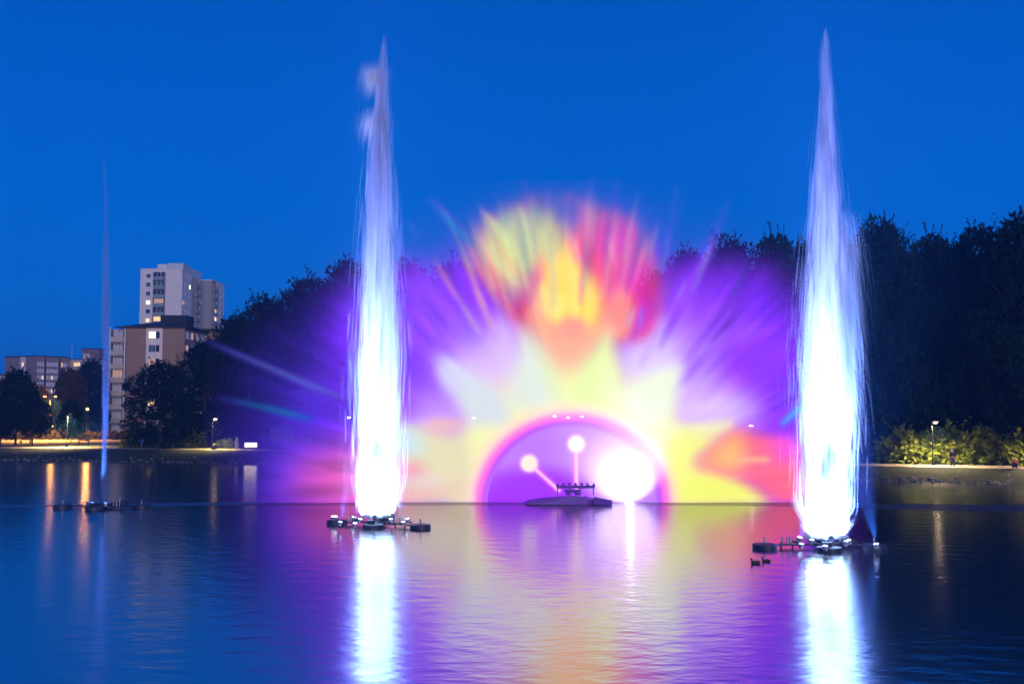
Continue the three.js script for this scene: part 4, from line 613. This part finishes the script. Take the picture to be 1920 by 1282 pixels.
function person(label, p, turn, J, cloth) {
  const t = thing('person', label, 'person', p, turn), B = (a, b, ra, rb) => [...J[a], ...J[b], ra, rb], off = (a, d) => [J[a][0] + d[0], J[a][1] + d[1], J[a][2] + d[2]];
  const h = J.head, fw = J.face, head = [[...h, ...off('head', [0, 0.06, 0]), 0.085, 0.092], [...off('head', [fw[0] * 0.03, -0.05, fw[2] * 0.03]), ...off('head', [fw[0] * 0.03, -0.07, fw[2] * 0.03]), 0.06, 0.05], [...off('head', [fw[0] * 0.09, 0.02, fw[2] * 0.09]), ...off('head', [fw[0] * 0.112, -0.02, fw[2] * 0.112]), 0.012, 0.018], ...[-1, 1].map((s) => [...off('head', [-fw[2] * 0.09 * s, 0.02, fw[0] * 0.09 * s]), ...off('head', [-fw[2] * 0.095 * s, -0.02, fw[0] * 0.095 * s]), 0.02, 0.014])];
  const torso = [B('chest', 'neck', 0.125, 0.06), B('pelvis', 'chest', 0.13, 0.15), B('shL', 'shR', 0.075, 0.075)], arms = ['L', 'R'].flatMap((s) => [B('sh' + s, 'el' + s, 0.058, 0.045), B('el' + s, 'wr' + s, 0.045, 0.032)]), legs = ['L', 'R'].flatMap((s) => [B('pelvis', 'hip' + s, 0.13, 0.1), B('hip' + s, 'kn' + s, 0.098, 0.06), B('kn' + s, 'an' + s, 0.058, 0.042)]);
  const hands = ['L', 'R'].flatMap((s) => { const w = J['wr' + s], d = J['hd' + s], e = (k, u) => [w[0] + d[0] * k + u, w[1] + d[1] * k, w[2] + d[2] * k]; return [[...w, ...e(0.09, 0), 0.03, 0.034], ...[-0.03, -0.01, 0.01, 0.03].map((u, i) => [...e(0.09, u), ...e(0.17 - 0.012 * Math.abs(i - 1.4), u * 1.1), 0.011, 0.009]), [...e(0.04, s === 'L' ? 0.03 : -0.03), ...e(0.1, s === 'L' ? 0.06 : -0.06), 0.012, 0.01]]; });
  const feet = ['L', 'R'].map((s) => [J['an' + s][0], J['an' + s][1] - 0.03, J['an' + s][2], J['to' + s][0], J['to' + s][1], J['to' + s][2], 0.045, 0.038]);
  mesh('body', sdfMesh([...head, B('neck', 'head', 0.055, 0.055), ...torso, ...arms, ...legs, ...hands, ...feet], 72), skin, t);
  mesh('jacket', sdfMesh([...torso.slice(1), ...arms.slice(0, cloth.sleeves), [...J.chest, ...lerp3(J.chest, J.neck, 0.7), 0.13, 0.07]], 56, null, 0.022), cloth.top, t);
  mesh('trousers', sdfMesh(legs, 52, null, 0.018), cloth.legs, t); mesh('shoes', sdfMesh(feet, 36, null, 0.014), shoe, t);
  mesh('hair', sdfMesh([[...off('head', [-fw[0] * 0.025, 0.06, -fw[2] * 0.025]), ...off('head', [-fw[0] * 0.03, 0.085, -fw[2] * 0.03]), 0.085, 0.088]], 28, null, 0.012), cloth.hair, t);
  for (const s of [-1, 1]) mesh('eye', new THREE.SphereGeometry(0.012, 8, 6).translate(...off('head', [fw[0] * 0.088 - fw[2] * 0.034 * s, 0.03, fw[2] * 0.088 + fw[0] * 0.034 * s])), black, t);
  mesh('mouth', new THREE.SphereGeometry(0.02, 8, 6).scale(1, 0.25, 0.4).translate(...off('head', [fw[0] * 0.085, -0.055, fw[2] * 0.085])), std(0.3, 0.1, 0.09), t);
  return t;
}
function lerp3(a, b, t) { return a.map((v, i) => lerp(v, b[i], t)); }
{
  const g = 1.235, s = at(1787, 872, 100.3), c = at(1904, 878, 97.2);
  person('person in dark clothes standing with hands clasped on the path', V(s.x, g, s.z), 0, { head: [0, 1.6, 0.02], face: [0, 0, 1], neck: [0, 1.47, 0], chest: [0, 1.25, 0], pelvis: [0, 0.95, 0], shL: [0.18, 1.4, 0], shR: [-0.18, 1.4, 0], elL: [0.25, 1.12, 0.02], elR: [-0.25, 1.12, 0.02], wrL: [0.07, 0.97, 0.17], wrR: [-0.07, 0.97, 0.17], hdL: [-0.6, -0.5, 0.4], hdR: [0.6, -0.5, 0.4], hipL: [0.1, 0.9, 0], hipR: [-0.1, 0.9, 0], knL: [0.12, 0.48, 0.01], knR: [-0.12, 0.48, 0.01], anL: [0.13, 0.08, -0.02], anR: [-0.13, 0.08, -0.02], toL: [0.16, 0.04, 0.15], toR: [-0.16, 0.04, 0.15] }, { top: black, legs: denim, hair: hairGrey, sleeves: 4 });
  person('person in a red top crouching on the path at right', V(c.x, g, c.z), -0.5, { head: [0.02, 0.92, 0.14], face: [0, 0, 1], neck: [0.01, 0.78, 0.09], chest: [0, 0.58, 0.04], pelvis: [0, 0.3, -0.1], shL: [0.18, 0.71, 0.08], shR: [-0.18, 0.71, 0.08], elL: [0.23, 0.5, 0.27], elR: [-0.23, 0.5, 0.27], wrL: [0.08, 0.62, 0.42], wrR: [-0.08, 0.6, 0.42], hdL: [-0.5, 0.4, 0.6], hdR: [0.5, 0.4, 0.6], hipL: [0.1, 0.28, -0.06], hipR: [-0.1, 0.28, -0.06], knL: [0.2, 0.48, 0.3], knR: [-0.2, 0.46, 0.3], anL: [0.16, 0.08, 0.06], anR: [-0.16, 0.08, 0.06], toL: [0.2, 0.04, 0.22], toR: [-0.2, 0.04, 0.22] }, { top: red, legs: denim, hair: hairGrey, sleeves: 4 });
}
function duck(label, px, py, turn, k) {
  const D = EYE * F / (py - 757) * 1.0, p = at(px, py, D), t = thing('duck', label, 'duck', V(p.x, -0.02, p.z), turn, null);
  mesh('body', sdfMesh([[-0.16, 0.07, 0, 0.14, 0.06, 0, 0.085, 0.1], [-0.16, 0.07, 0, -0.3, 0.13, 0, 0.06, 0.015], [0.16, 0.1, 0, 0.21, 0.24, 0, 0.055, 0.036], [0.21, 0.25, 0, 0.235, 0.26, 0, 0.05, 0.045]], 44), std(0.035, 0.03, 0.026, 0.7), t);
  mesh('beak', new THREE.ConeGeometry(0.022, 0.09, 10).rotateZ(-Math.PI / 2).scale(1, 0.6, 1.2).translate(0.31, 0.245, 0), std(0.3, 0.18, 0.04, 0.5), t);
  for (const s of [-1, 1]) { mesh('wing', new THREE.SphereGeometry(0.12, 14, 10).scale(1.35, 0.52, 0.25).rotateZ(-0.12).translate(-0.06, 0.11, 0.085 * s), std(0.05, 0.045, 0.04, 0.7), t); mesh('eye', new THREE.SphereGeometry(0.008, 6, 5).translate(0.245, 0.27, 0.042 * s), black, t); }
  t.scale.setScalar(k); return t;
}
duck('dark duck swimming in front of its companion below the left float', 1417, 1052, Math.PI, 0.88); duck('second smaller duck trailing behind the first one', 1437, 1049, Math.PI - 0.15, 0.8);

scene.fog = new THREE.FogExp2(new THREE.Color().setRGB(0.10, 0.40, 1.0), 0.0007);   // damp night air
renderer.render(scene, camera);
